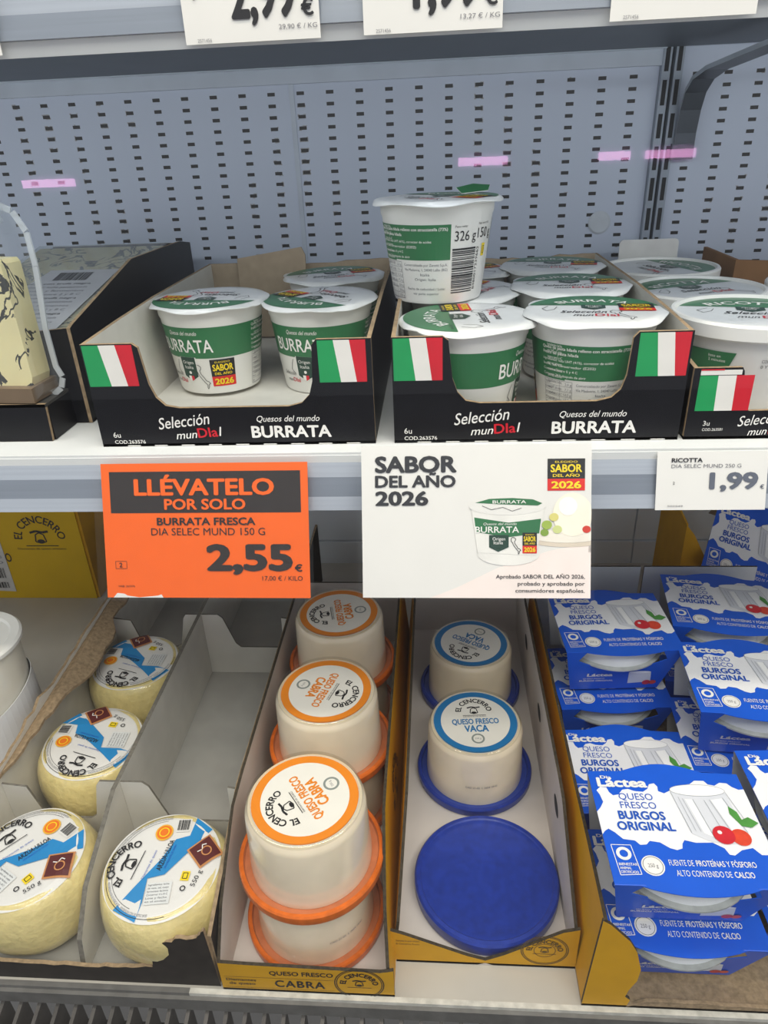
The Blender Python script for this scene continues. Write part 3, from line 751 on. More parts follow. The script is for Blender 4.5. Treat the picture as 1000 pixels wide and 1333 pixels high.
# ------------------------------------------------------------------ ricotta tubs and their carton
def make_tub():
    t = thing('ricotta_tub', '', 'tub', (0, 0, 0))
    m = MB(); hT = 0.066
    m.lathe([(0.040, 0), (0.0425, 0.001), (0.0515, hT - 0.012), (0.0525, hT - 0.010), (0.0525, hT)], WHITE(), 64)
    S = cone(0.0428, 0.0541, 0, hT)
    rm = 0.0476
    m.shape([(-0.045, 0.050), (-0.012, 0.050), (-0.019, 0.030), (-0.045, 0.036)], GREEN(), S, 1)
    m.rect(-0.095, -0.045, 0.034, 0.050, GREEN(), S, 1, 12)
    m.text('listo en', -0.030, 0.0455, 0.002, LETTERWHITE(), S, lay=2); m.text('2 minutos', -0.030, 0.0425, 0.002, LETTERWHITE(), S, lay=2)
    m.text('CONSERVAR ENTRE', 0.004, 0.044, 0.0022, INK(), S, 0.020, lay=2); m.text('0 Y 4 C', 0.004, 0.040, 0.0022, INK(), S, lay=2)
    for k in range(4): m.text(('Ricotta fresca', 'leche y suero', 'sal, corrector', 'origen Italia')[k], 0.014, 0.035 - 0.0035 * k, 0.0018, GREYINK(), S, lay=2)
    m.ring(0.036, 0.034, 0.0042, 0.0047, INK(), S, 2, 24); m.ring(0.031, 0.0255, 0.0022, 0.0032, INK(), S, 2, 20)
    m.rect(0.020, 0.030, 0.014, 0.0215, YELLOW(), S, 2); m.line([(0.022, 0.0155), (0.026, 0.0155), (0.026, 0.020), (0.022, 0.020)], 0.0005, INK(), S, 3, True)
    m.build('tub_body', t, smooth=40)
    l = MB(); rl = 0.0575
    l.lathe([(rl - 0.0015, hT - 0.0075), (rl, hT - 0.006), (rl + 0.0004, hT + 0.0028), (rl - 0.001, hT + 0.0045), (rl - 0.0035, hT + 0.0045), (rl - 0.0045, hT + 0.002), (0.0, hT + 0.0016)], WHITE(), 72, cap1=False)
    S = plane((0, 0, hT + 0.0019), XP, YP); rp = rl - 0.005
    l.disc(0, 0, rp, mat('lid_print_grey', '#d9dbdb', 0.3, 0.03), S, 1, 48)
    a0 = math.asin(0.016 / rp)
    l.shape([(rp * math.cos(a0 + (PI - 2 * a0) * k / 30), rp * math.sin(a0 + (PI - 2 * a0) * k / 30)) for k in range(31)], GREEN(), S, 2)
    l.arc('RICOTTA', 0, -0.022, 0.0475, 0.0105, LETTERWHITE(), S, bold=0.02, w=0.058, lay=3)
    l.shape([(-0.010, 0.0165), (0.010, 0.0165), (0.010, 0.006), (0, 0.000), (-0.010, 0.006)], DKGREEN(), S, 3)
    l.text('Origen', 0, 0.0115, 0.003, LETTERWHITE(), S, al='c', lay=4); l.text('Italia', 0, 0.007, 0.003, LETTERWHITE(), S, al='c', lay=4)
    l.text('Selección', -0.020, -0.008, 0.008, INK(), S, 0.040, shear=0.35, bold=0.008, lay=3); l.text('mun', -0.012, -0.020, 0.007, INK(), S, 0.015, shear=0.35, lay=3); l.text('DIal', 0.005, -0.020, 0.0075, FLAGRED(), S, 0.018, bold=0.015, lay=3)
    l.line([(-0.030, 0.010), (-0.038, 0.002), (-0.034, -0.006), (-0.028, 0.0), (-0.026, 0.008)], 0.0005, INK(), S, 3)
    l.line([(0.016 + 0.022 * a, -0.036 + 0.03 * b) for a, b in ITALY], 0.0005, INK(), S, 3, True)
    l.build('lid', t, smooth=40)
    return t
tub = make_tub()
g = 'ricotta tubs'
for i, (x, y, z, rz, lab) in enumerate((
    (0.2345, 0.5480, SH + 0.0075, R(-14), 'large white ricotta tub nearest in the right carton, lid reading RICOTTA'),
    (0.2330, 0.6650, SH + 0.0025, R(20), 'white ricotta tub in the middle of the right carton'),
    (0.2330, 0.7820, SH + 0.0025, R(-70), 'white ricotta tub at the back of the right carton, beneath the white tab'),
    (0.3550, 0.6700, SH + 0.0025, R(0), 'white ricotta tub cut off by the right edge of the photo'))):
    if i == 0: o = tub; o.location = (x, y, z); o.rotation_euler = (0, 0, rz); o['label'] = lab; o['group'] = g
    else: o = dup(tub, lab, (x, y, z), rz, g)
t = thing('carton', 'black ricotta carton with a low flag corner at the right edge', 'carton', (0.1775, 0.4865, SH))
B, C, Kk = BLACKCARD(), CARD(), KRAFT()
m = MB(); m.box(0, 0.118, 0.0, 0.36, 0.0002, 0.0022, C); m.build('base', t)
m = MB(); S = plane((0.0, 0, 0), XP, ZP)
m.slab([(0, 0), (0.118, 0), (0.118, 0.024), (0.075, 0.0215), (0.042, 0.021), (0.0375, 0.024), (0.0335, 0.050), (0.032, 0.0525), (0, 0.0525)], S, 0.003, B, C, Kk)
flag(m, S, 0.0045, 0.041, 0.0215, 0.047, 0.001); m.rect(0.0045, 0.032, 0.0475, 0.051, mat('flag_white', '#eae6df', 0.4), S, 2); m.rect(0.0045, 0.02, 0.0507, 0.0517, FLAGRED(), S, 3)
m.text('3u', 0.012, 0.0105, 0.0035, LETTERWHITE(), S, lay=2); m.text('COD.263581', 0.012, 0.0065, 0.002, LETTERWHITE(), S, 0.014, lay=2)
m.text('Selección', 0.036, 0.0095, 0.0075, LETTERWHITE(), S, 0.034, shear=0.3, rot=0.1, lay=2); m.text('mun', 0.044, 0.0025, 0.0055, LETTERWHITE(), S, 0.013, shear=0.3, lay=2, rot=0.06); m.text('DIal', 0.058, 0.0035, 0.006, FLAGRED(), S, 0.016, bold=0.02, lay=2, rot=0.06)
m.build('front_panel', t)
m = MB(); m.slab([(0.003, 0.0005), (0.36, 0.0005), (0.36, 0.060), (0.10, 0.060), (0.04, 0.056), (0.003, 0.0525)], plane((0.003, 0, 0), YP, ZP), 0.003, C, B, Kk); m.build('side_panel', t)
m = MB(); m.slab([(0.003, 0.0005), (0.115, 0.0005), (0.115, 0.060), (0.003, 0.060)], plane((0, 0.357, 0), XP, ZP), 0.003, C, B, Kk); m.build('back_panel', t)
# white tab standing behind the ricotta, and a plain kraft carton at the back right
m = MB(); S = plane((0.212, 0.872, SH), XP, Vector((0, 0.05, 1)))
m.slab([(0, 0.0005), (0.066, 0.0005), (0.066, 0.083), (0.0645, 0.0855), (0.062, 0.0865), (0.004, 0.0865), (0.0015, 0.0855), (0, 0.083)], S, 0.002, mat('tab_card', '#e2e0da', 0.5))
tag(m.build('card_tab'), 'blank white card tab standing behind the ricotta tubs', 'card')
t = thing('carton', 'plain kraft brown carton at the back right behind the ricotta', 'carton', (0.315, 0.80, SH))
kb = mat('kraft_face', '#8a6544', 0.8, 0.1, 40, spec=0.2)
m = MB(); m.slab([(0, 0.0005), (0.2, 0.0005), (0.2, 0.062), (0.0, 0.073)], plane((0, 0, 0), XP, ZP), 0.004, kb); m.build('front_panel', t)
m = MB(); m.slab([(0.004, 0.0005), (0.10, 0.0005), (0.10, 0.073), (0.004, 0.073)], plane((0.004, 0, 0), YP, ZP), 0.004, kb); m.build('side_panel', t)
m = MB(); m.box(0, 0.2, 0, 0.1, 0.0001, 0.003, kb); m.build('base', t)

# ------------------------------------------------------------------ black cartons and packs of dark-veined cheese, far left
t = thing('carton', 'tall black carton with sloping side holding wrapped cheese, left of the burrata', 'carton', (0, 0, 0))
m = MB(); m.slab([(0.539, SH + 0.0005), (0.86, SH + 0.0005), (0.86, -0.098), (0.826, -0.0927), (0.683, -0.0907), (0.545, -0.1195), (0.539, -0.1215)], plane((-0.285, 0, 0), YP, ZP), 0.003, B, mat('black_card_inside', '#3a3835', 0.7), Kk); m.build('side_panel', t)
m = MB(); m.slab([(-0.45, SH + 0.0005), (-0.288, SH + 0.0005), (-0.288, -0.1215), (-0.315, -0.1235), (-0.45, -0.128)], xz(0.539), 0.003, B, mat('black_card_inside', '#3a3835', 0.7), Kk)
S = xz(0.539)
m.rect(-0.345, -0.305, -0.19, -0.15, mat('black_gloss_print', '#26262b', 0.25), S, 1); m.rect(-0.335, -0.318, -0.182, -0.168, BLACKCARD(), S, 2)
m.build('front_panel', t)
m = MB(); m.box(-0.45, -0.285, 0.542, 0.86, SH + 0.0002, SH + 0.0025, B); m.build('base', t)
m = MB(); m.slab([(-0.45, SH + 0.0005), (-0.288, SH + 0.0005), (-0.288, -0.098), (-0.45, -0.098)], xz(0.857), 0.003, B, None, Kk); m.build('back_panel', t)

def veined():
    if 'veined_cheese' in MATS: return MATS['veined_cheese']
    m = mat('veined_cheese', '#e3d6a2', 0.45, 0.06, 30, sss=0.15, coat=0.25)
    nt = m.node_tree; b = nt.nodes['Principled BSDF']
    tc = nt.nodes.new('ShaderNodeTexCoord')
    n1 = nt.nodes.new('ShaderNodeTexNoise'); n1.inputs['Scale'].default_value = 26; n1.inputs['Detail'].default_value = 6; n1.inputs['Distortion'].default_value = 1.6
    n2 = nt.nodes.new('ShaderNodeTexNoise'); n2.inputs['Scale'].default_value = 19
    nt.links.new(tc.outputs['Object'], n1.inputs['Vector']); nt.links.new(tc.outputs['Object'], n2.inputs['Vector'])
    ab = nt.nodes.new('ShaderNodeMath'); ab.operation = 'SUBTRACT'; ab.inputs[1].default_value = 0.5; nt.links.new(n1.outputs['Fac'], ab.inputs[0])
    aa = nt.nodes.new('ShaderNodeMath'); aa.operation = 'ABSOLUTE'; nt.links.new(ab.outputs[0], aa.inputs[0])
    lt = nt.nodes.new('ShaderNodeMath'); lt.operation = 'LESS_THAN'; lt.inputs[1].default_value = 0.024; nt.links.new(aa.outputs[0], lt.inputs[0])
    gt = nt.nodes.new('ShaderNodeMath'); gt.operation = 'GREATER_THAN'; gt.inputs[1].default_value = 0.47; nt.links.new(n2.outputs['Fac'], gt.inputs[0])
    mu = nt.nodes.new('ShaderNodeMath'); mu.operation = 'MULTIPLY'; nt.links.new(lt.outputs[0], mu.inputs[0]); nt.links.new(gt.outputs[0], mu.inputs[1])
    mx = nt.nodes.new('ShaderNodeMix'); mx.data_type = 'RGBA'; mx.inputs['B'].default_value = (*lin('#2b2a24'), 1)
    src = b.inputs['Base Color'].links[0].from_socket
    nt.links.new(src, mx.inputs['A']); nt.links.new(mu.outputs[0], mx.inputs['Factor']); nt.links.new(mx.outputs['Result'], b.inputs['Base Color'])
    return m
film = clear_mat('clear_film', '#f2f4f4', 1.0, 0.12, 0.03, 0.10)
# the pack lying in the carton: a tray of cheese under film with a stuck-on label
t = thing('cheese_pack', 'film wrapped veined cheese lying in the tall black carton, label with bar code up', 'cheese', (-0.365, 0.67, -0.145))
t.rotation_euler = (R(12), 0, R(-3))
m = MB(); m.box(-0.07, 0.070, -0.11, 0.125, 0, 0.028, veined()); m.build('cheese', t)
m = MB(); m.box(-0.0715, 0.0715, -0.114, 0.128, -0.004, -0.0005, mat('tray_brown', '#6d5a45', 0.5)); m.box(-0.0715, 0.0715, -0.1135, -0.1108, -0.003, 0.026, mat('tray_brown', '#6d5a45', 0.5)); m.build('tray', t)
m = MB(); m.box(-0.0725, 0.0725, -0.1142, 0.129, 0.0283, 0.0296, film); m.build('film', t)
m = MB(); S = plane((0, 0, 0.0302), XP, YP)
m.slab([(-0.045, -0.085), (0.048, -0.085), (0.050, 0.055), (-0.022, 0.055)], S, 0.0003, mat('label_grey', '#b9babd', 0.45, 0.03))
m.bars(-0.008, 0.028, 0.028, 0.048, S, 26, 1)
for k in range(11): m.text(('Queso con trufa negra', 'Ingredientes: leche pasteurizada', 'sal, cuajo y fermentos', 'conservar entre 2 y 8 C')[k % 4], -0.036 + 0.0012 * k, 0.018 - 0.0085 * k if k else 0.018, 0.004, INK() if k % 4 == 0 else GREYINK(), S, 0.072 - 0.001 * k, lay=1)
m.build('label', t)
# the wedge standing in front in its clear blister
t = thing('cheese_pack', 'wedge of veined cheese standing in a clear blister at the left edge', 'cheese', (-0.3425, 0.512, -0.1665), R(-4))
m = MB()
m.slab([(-0.075, 0.012), (0.0335, 0.008), (0.036, 0.016), (0.0345, 0.060), (0.033, 0.098), (0.031, 0.101), (-0.075, 0.104)], plane((0, -0.004, 0), XP, Vector((0, 0.05, 1))), 0.024, veined()); m.build('cheese', t)
m = MB(); bl = clear_mat('clear_blister', '#fafbfb', 0.8, 0.08, 0.01, 0.03)
Sb = plane((0, -0.009, 0), XP, Vector((0, 0.05, 1)))
outl = [(-0.075, 0.003), (0.038, 0.0), (0.045, 0.005), (0.0475, 0.012), (0.044, 0.020), (0.0425, 0.05), (0.046, 0.095), (0.045, 0.118), (0.038, 0.131), (0.026, 0.136), (-0.075, 0.137)]
m.slab(outl, Sb, 0.03, bl)
rim = clear_mat('blister_rim', '#eef2f4', 1.2, 0.1, 0.1, 0.38)
for k, (p, q) in enumerate(zip(outl, outl[1:])):
    if k == len(outl): break
    dx, dy = q[0] - p[0], q[1] - p[1]; L = math.hypot(dx, dy); nx, ny = dy / L * 0.0042, -dx / L * 0.0042
    m.slab([p, q, (q[0] + nx, q[1] + ny), (p[0] + nx, p[1] + ny)], lambda u, v, hh=0: Sb(u, v, hh - 0.022), 0.0015, rim)
m.build('blister', t)
m = MB(); m.slab([(-0.075, 0.125), (0.036, 0.125), (0.032, 0.158), (-0.075, 0.158)], plane((0, 0.006, 0), XP, Vector((0, 0.05, 1))), 0.0004, film); m.build('header_film', t)
m = MB(); m.box(-0.075, 0.038, -0.011, 0.024, -0.002, 0.0095, mat('tray_brown', '#6d5a45', 0.5)); m.build('tray', t)
t = thing('carton', 'low black carton under the standing cheese wedge at the left edge', 'carton', (0, 0, 0))
m = MB(); m.slab([(-0.5, SH + 0.0005), (-0.3, SH + 0.0005), (-0.2985, -0.1695), (-0.5, -0.1685)], xz(0.499), 0.003, B, C, Kk); m.build('front_panel', t)
m = MB(); m.box(-0.5, -0.2985, 0.499, 0.5385, -0.172, -0.1695, mat('black_card_inside', '#3a3835', 0.7)); m.build('top_panel', t)
m = MB(); m.box(-0.3015, -0.2985, 0.5022, 0.5385, SH + 0.0005, -0.1722, B); m.build('side_panel', t)

# ------------------------------------------------------------------ bottom deck: round cheeses in the divided carton
def cencerro(m, S, u, v, r, mk, lay=2, rot=0.0, bold=0.028):
    """the round bell mark: name bent over a small bell hung from a strap"""
    cr, sr = math.cos(rot), math.sin(rot)
    S2 = lambda a, b, h=0: S(u + a * cr - b * sr, v + a * sr + b * cr, h)
    m.arc('EL CENCERRO', 0, 0, r, r * 0.44, mk, S2, bold=bold, lay=lay, w=r * PI * 0.98)
    m.line([(-r * 0.5, r * 0.42), (-r * 0.15, r * 0.52), (r * 0.2, r * 0.44), (r * 0.52, r * 0.5)], r * 0.13, mk, S2, lay)
    m.line([(-r * 0.3, -r * 0.12), (-r * 0.22, r * 0.30), (0, r * 0.42), (r * 0.22, r * 0.30), (r * 0.3, -r * 0.12), (0, -r * 0.22)], r * 0.07, mk, S2, lay, True)
    m.disc(0, -r * 0.08, r * 0.2, mk, S2, lay, 14, r * 0.1)
    m.line([(-r * 0.9, -r * 0.38), (r * 0.9, -r * 0.38)], r * 0.05, mk, S2, lay)
def make_wheel():
    t = thing('round_cheese', '', 'cheese', (0, 0, 0))
    m = MB(); hC = 0.066
    rind = mat('cheese_rind', '#e0cd8d', 0.3, 0.07, 150, coat=0.6, bump=0.6, sss=0.1)
    prof = [(0.036, 0.0), (0.0405, 0.001), (0.0445, 0.004), (0.0485, 0.010), (0.0512, 0.018), (0.0528, 0.027), (0.0533, 0.036), (0.0528, 0.044), (0.0514, 0.0515), (0.0492, 0.058), (0.0466, 0.0625), (0.0438, 0.0652), (0.041, 0.066), (0.036, 0.0662)]
    m.lathe(prof, rind, 64, wob=lambda a, k: 0.0006 * math.sin(3 * a + k) + 0.0004 * math.sin(7 * a))
    m.build('rind', t, smooth=60)
    l = MB(); S0 = plane((0, 0, hC + 0.0004), XP, YP)
    rl = 0.0455
    def S(u, v, h=0.0):                       # almost flat, its rim pressed down onto the shoulder
        r = math.hypot(u, v)
        return Vector((u, v, hC + 0.0007 + h - 24.0 * max(0.0, r - 0.036) ** 2))
    nn = 56
    for j in range(8):
        r0, r1 = rl * j / 8, rl * (j + 1) / 8
        for i in range(nn):
            a, b = 2 * PI * i / nn, 2 * PI * (i + 1) / nn
            if j == 0: l.face([S(0, 0), S(r1 * math.cos(a), r1 * math.sin(a)), S(r1 * math.cos(b), r1 * math.sin(b))], PAPER())
            else: l.face([S(r0 * math.cos(a), r0 * math.sin(a)), S(r1 * math.cos(a), r1 * math.sin(a)), S(r1 * math.cos(b), r1 * math.sin(b)), S(r0 * math.cos(b), r0 * math.sin(b))], PAPER())
    l.ring(0, 0, 0.0422, 0.0426, INK(), S, 3, 48, R(95), R(290)); l.ring(0, 0, 0.0377, 0.0380, INK(), S, 3, 48, R(100), R(250))
    for k in range(5): l.arc('LECHE CRUDA DE VACA PASTEURIZADA', 0, 0, 0.0392, 0.0018, GREYINK(), S, mid=R(112 + 36 * k), w=0.023, lay=3)
    # blue zigzag band across
    for q in ([(-0.57, -0.80), (-0.14, -0.98), (-0.11, -0.68), (-0.16, -0.27), (-0.32, -0.40)], [(-0.32, -0.40), (-0.16, -0.27), (0.11, -0.19), (-0.03, 0.10)], [(-0.03, 0.10), (0.11, -0.19), (0.43, 0.27), (0.34, 0.54), (0.11, 0.46)], [(0.34, 0.54), (0.43, 0.27), (0.70, 0.70), (0.36, 0.92)]):
        l.shape([(a * rl, b * rl) for a, b in q], SKYBLUE(), S, 6)
    l.text('ARZÚA-ULLOA', 0.001, -0.006, 0.0042, INK(), S, 0.026, bold=0.02, lay=8, rot=R(82))
    l.text('DENOMINACIÓN DE ORIGEN', 0.0045, -0.004, 0.0016, NAVYINK(), S, 0.020, lay=8, rot=R(82))
    cencerro(l, S, -0.0235, -0.001, 0.0135, INK(), 7, R(82))
    l.text('Diamantes de queso', -0.0105, -0.013, 0.0018, NAVYINK(), S, 0.024, lay=7, rot=R(82))
    l.disc(-0.0065, 0.0265, 0.0072, mat('seal_yellow', '#eab23a', 0.4), S, 7, 24); l.disc(-0.0065, 0.0265, 0.0060, mat('seal_orange', '#e8751f', 0.4), S, 8, 24); l.ring(-0.0065, 0.0265, 0.0034, 0.0042, YELLOW(), S, 9, 18)
    Sb = lambda a, b, h=0: S(0.0035 + a * math.cos(0.1) - b * math.sin(0.1), 0.030 + a * math.sin(0.1) + b * math.cos(0.1), h)
    l.rect(-0.001, 0.0105, -0.003, 0.009, PAPER(), Sb, 7); l.bars(0.0, 0.0095, -0.0015, 0.0078, Sb, 16, 9)
    Sd = lambda a, b, h=0: S(0.0315 + (a - b) * 0.7071, 0.0115 + (a + b) * 0.7071, h)
    for i in range(4):
        for k in range(4):
            a, b = -0.0105 + 0.00525 * i, -0.0105 + 0.00525 * k
            l.rect(a, a + 0.00525, b, b + 0.00525, mat('seal_copper', '#c98a55', 0.4), Sd, 9)
            a, b = -0.009 + 0.0045 * i, -0.009 + 0.0045 * k
            l.rect(a, a + 0.0045, b, b + 0.0045, mat('seal_maroon', '#5b2222', 0.4), Sd, 12)
    l.ring(0.001, -0.001, 0.0032, 0.0042, mat('seal_copper', '#c98a55', 0.4), Sd, 14, 18); l.line([(-0.005, 0.003), (-0.001, 0.002), (0.001, 0.0055), (0.004, 0.004)], 0.0008, LETTERWHITE(), Sd, 14)
    Sx = lambda a, b, h=0: S(-0.004 + a * math.cos(0.12) - b * math.sin(0.12), -0.030 + a * math.sin(0.12) + b * math.cos(0.12), h)
    l.rect(0.0, 0.019, -0.003, 0.014, mat('label_grey_light', '#dedfdc', 0.4), Sx, 7)
    for k in range(6): l.text(('Ingredientes: leche', 'de vaca, sal, cuajo', 'fermentos lácticos', 'Conservar 4 a 8 C', 'Lote y fecha', 'en el envase')[k], 0.001, 0.0115 - 0.0026 * k, 0.0014, GREYINK(), Sx, 0.016, lay=9)
    l.rect(0.0185, 0.0250, -0.0130, -0.0055, YELLOW(), S, 7); l.line([(0.0200, -0.0115), (0.0235, -0.0115), (0.0235, -0.0070), (0.0200, -0.0070)], 0.0005, INK(), S, 9, True)
    l.text('550 g', 0.0310, -0.0175, 0.0036, INK(), S, 0.013, lay=7, rot=R(78)); l.ring(0.0225, -0.019, 0.0014, 0.0022, INK(), S, 7, 14)
    l.build('label', t, smooth=50)
    return t
wheel = make_wheel()
g = 'round cheeses in the divided carton'
for i, (x, y, rz, tilt, lab) in enumerate((
    (-0.2165, 0.3535, R(0), 4, 'round yellow cheese alone in the right column, behind the torn black front'),
    (-0.3285, 0.3560, R(-35), 3, 'round yellow cheese nearest in the left column, at the left edge of the photo'),
    (-0.3320, 0.4760, R(84), 3, 'round yellow cheese second in the left column, behind the first divider'),
    (-0.3330, 0.5950, R(80), 0, 'round yellow cheese rearmost in the left column, beside the kraft flap'))):
    o = wheel if i == 0 else dup(wheel, lab, (0, 0, 0))
    o.location = (x, y, DK + 0.004 + 0.002 * tilt * 0.3); o.rotation_euler = (0, 0, 0); o['label'] = lab; o['group'] = g
    o.rotation_euler = (R(tilt), 0, rz)
t = thing('carton', 'wide cheese carton with white dividers, dark torn front and torn kraft side', 'carton', (0, 0, 0))
BK = mat('dark_brown_card', '#2a2521', 0.75, 0.3, 90, spec=0.2)
FL = DK + 0.003
m = MB(); m.box(-0.385, -0.166, 0.300, 0.86, DK + 0.0003, FL, mat('grey_lined_card', '#a5a29b', 0.75, 0.05, 50)); m.build('base', t)
rnd = random.Random(3)
m = MB()
top = jag((-0.1695, -0.500), (-0.176, -0.509), 4, 0.0015, rnd) + jag((-0.176, -0.509), (-0.2, -0.515), 6, 0.0022, rnd) + jag((-0.2, -0.515), (-0.2125, -0.526), 4, 0.002, rnd) + jag((-0.2125, -0.526), (-0.2165, -0.548), 5, 0.0009, rnd) + jag((-0.2165, -0.548), (-0.27, -0.5515), 10, 0.0012, rnd) + jag((-0.27, -0.5515), (-0.385, -0.546), 14, 0.0012, rnd) + [(-0.385, -0.546)]
m.slab([(-0.385, DK + 0.0005), (-0.1665, DK + 0.0005)] + top, xz(0.2995), 0.003, BK, C, Kk); m.build('front_panel', t)
m = MB(); m.slab([(0.303, DK + 0.0005), (0.86, DK + 0.0005), (0.86, -0.475), (0.41, -0.475), (0.335, -0.50), (0.303, -0.512)], plane((-0.1665, 0, 0), YP, ZP), 0.003, BK, C, Kk); m.build('side_panel', t)
lt_ = jag((0.86, -0.462), (0.60, -0.462), 12, 0.003, rnd) + jag((0.60, -0.462), (0.47, -0.466), 10, 0.004, rnd) + jag((0.47, -0.466), (0.39, -0.480), 8, 0.003, rnd) + [(0.39, -0.480), (0.33, -0.525), (0.303, -0.535)]
m = MB(); m.slab([(0.303, DK + 0.0005), (0.86, DK + 0.0005)] + lt_, plane((-0.382, 0, 0), YP, ZP), 0.003, C, KRAFT(), Kk); m.build('side_panel', t)
# torn kraft flap bent inwards from the left wall
m = MB(); Sg = plane((-0.384, 0, -0.4635), YP, Vector((-0.8, 0, 0.25)))
edge = [(0.80, 0.016)] + jag((0.70, 0.020), (0.62, 0.022), 5, 0.002, rnd) + jag((0.62, 0.030), (0.56, 0.034), 4, 0.002, rnd) + jag((0.56, 0.034), (0.50, 0.022), 5, 0.002, rnd) + jag((0.50, 0.022), (0.44, 0.016), 5, 0.0015, rnd) + jag((0.44, 0.016), (0.395, 0.003), 4, 0.0015, rnd)
m.slab([(0.395, 0.0), (0.80, 0.0)] + edge, lambda u, v, h=0: Vector((-0.3865 + v * 0.86, u, -0.4600 - v * 0.55 + h - 0.030 * max(0, (0.48 - u) / 0.1) ** 2)), 0.003, KRAFT(), KRAFT(), Kk)
m.build('torn_flap', t)
# dividers: one long board, two cross boards with cut-outs
GD = mat('divider_card', '#cfcbc2', 0.7, 0.05, 45, spec=0.2); GE = mat('divider_edge', '#6f6a60', 0.8, 0.25, 300)
m = MB(); m.slab([(0.303, FL + 0.0005), (0.855, FL + 0.0005), (0.855, -0.480), (0.405, -0.480), (0.335, -0.508), (0.310, -0.535)], plane((-0.2735, 0, 0), YP, ZP), 0.004, GD, GD, GE); m.build('divider', t)
def cross(y):
    m = MB(); z = lambda q: q
    # right column part and left column part on either side of the long board
    m.slab([(-0.2733, FL + 0.0005), (-0.1698, FL + 0.0005), (-0.1698, -0.487), (-0.1795, -0.485), (-0.181, -0.524), (-0.184, -0.528), (-0.232, -0.528), (-0.238, -0.522), (-0.249, -0.486), (-0.254, -0.481), (-0.2733, -0.481)], xz(y), 0.002, GD, GD, GE)
    m.build('divider', t)
    m = MB()
    m.slab([(-0.3818, FL + 0.0005), (-0.2777, FL + 0.0005), (-0.2777, -0.481), (-0.292, -0.481), (-0.2955, -0.486), (-0.304, -0.524), (-0.310, -0.528), (-0.345, -0.528), (-0.352, -0.522), (-0.360, -0.490), (-0.3818, -0.487)], xz(y), 0.002, GD, GD, GE)
    m.build('divider', t)
cross(0.4135); cross(0.655)
m = MB(); m.slab([(-0.27, FL + 0.0005), (-0.172, FL + 0.0005), (-0.172, -0.50), (-0.262, -0.515)], plane((0, 0.75, 0), Vector((1, 0.35, 0)), ZP), 0.002, GD, GD, GE)

# ------------------------------------------------------------------ goat and cow cheese tubs (clear pots stood upside down on their lids)
def make_fresh(kind):
    t = thing('cheese_tub', '', 'tub', (0, 0, 0))
    acc = {'goat': ('#e8871f', '#d9691a'), 'cow': ('#1f74ad', '#1c3590')}[kind]
    lidm = mat('lid_' + kind, acc[1], 0.38, 0.16, 140, coat=0.15, spec=0.4); accm = mat('accent_' + kind, acc[0], 0.4, 0.04)
    l = MB(); RLd = 0.0565
    li = mat('lid_inner_' + kind, {'goat': '#c8764c', 'cow': '#2c449c'}[kind], 0.3, 0.1, 120, coat=0.3)
    l.lathe([(0.049, 0.0), (0.0555, 0.0004), (RLd, 0.0025), (RLd, 0.0085), (0.0555, 0.0098), (0.0530, 0.0095), (0.0520, 0.0066), (0.047, 0.0055), (0.0, 0.0055)], [lidm] * 5 + [li] * 3, 80, cap1=False)
    l.build('lid', t, smooth=35)
    m = MB(); fr = mat('fresh_cheese_pot', '#ecdcc0', 0.22, 0.05, 45, coat=0.55, sss=0.1, bump=0.05)
    zt = 0.0690
    m.lathe([(0.0470, 0.0058), (0.0472, 0.012), (0.0462, 0.030), (0.0455, zt - 0.010), (0.0448, zt - 0.0065), (0.0425, zt - 0.0030), (0.0420, zt - 0.0030)], fr, 72)
    S = cone(0.0475, 0.0465, 0.006, zt)
    m.text('CAD 21-05  L 2604 18:42', -0.014, 0.022, 0.0022, GREYINK(), S, 0.030, lay=2)
    po = m.build('pot', t, smooth=40)
    m = MB(); sh = clear_mat('clear_pot', '#fbfaf6', 1.0, 0.04, 0.10)
    m.lathe([(0.0430, zt - 0.0045), (0.0436, zt - 0.0005), (0.0428, zt), (0.0405, zt - 0.0003), (0.0400, zt - 0.0026)], sh, 72, cap0=False, cap1=False)
    m.build('clear_rim', po, smooth=40)
    m = MB(); rl = 0.0405; zl = zt - 0.0028
    m.lathe([(rl, zl), (rl, zl + 0.0003)], PAPER(), 64)
    S = plane((0, 0, zl + 0.0003), XP, YP)
    m.disc(0, 0, 0.0332, mat('label_cream', '#ebe6da', 0.4, 0.02), S, 1, 48)
    m.ring(0, 0, 0.0332, 0.0400, accm, S, 1, 64)
    cencerro(m, S, 0.0, 0.0125, 0.0125, INK(), 2)
    m.text('DIAMANTES DE QUESO', 0, 0.0055, 0.0013, INK(), S, 0.022, al='c', lay=2)
    m.text('QUESO FRESCO', 0, -0.0040, 0.0070, accm, S, 0.045, al='c', bold=0.03, lay=2)
    m.text('CABRA' if kind == 'goat' else 'VACA', 0, -0.0140, 0.0085, accm, S, 0.027 if kind == 'goat' else 0.023, al='c', bold=0.035, lay=2)
    m.ring(0, -0.0225, 0.0045, 0.0062, mat('seal_grey', '#8b918a', 0.4), S, 2, 28); m.text('250 g', 0, -0.0232, 0.0018, GREYINK(), S, al='c', lay=2)
    m.build('label', po)
    return t
goat = make_fresh('goat'); goat['label'] = ''
g = 'goat cheese tubs'
TH = 0.0694
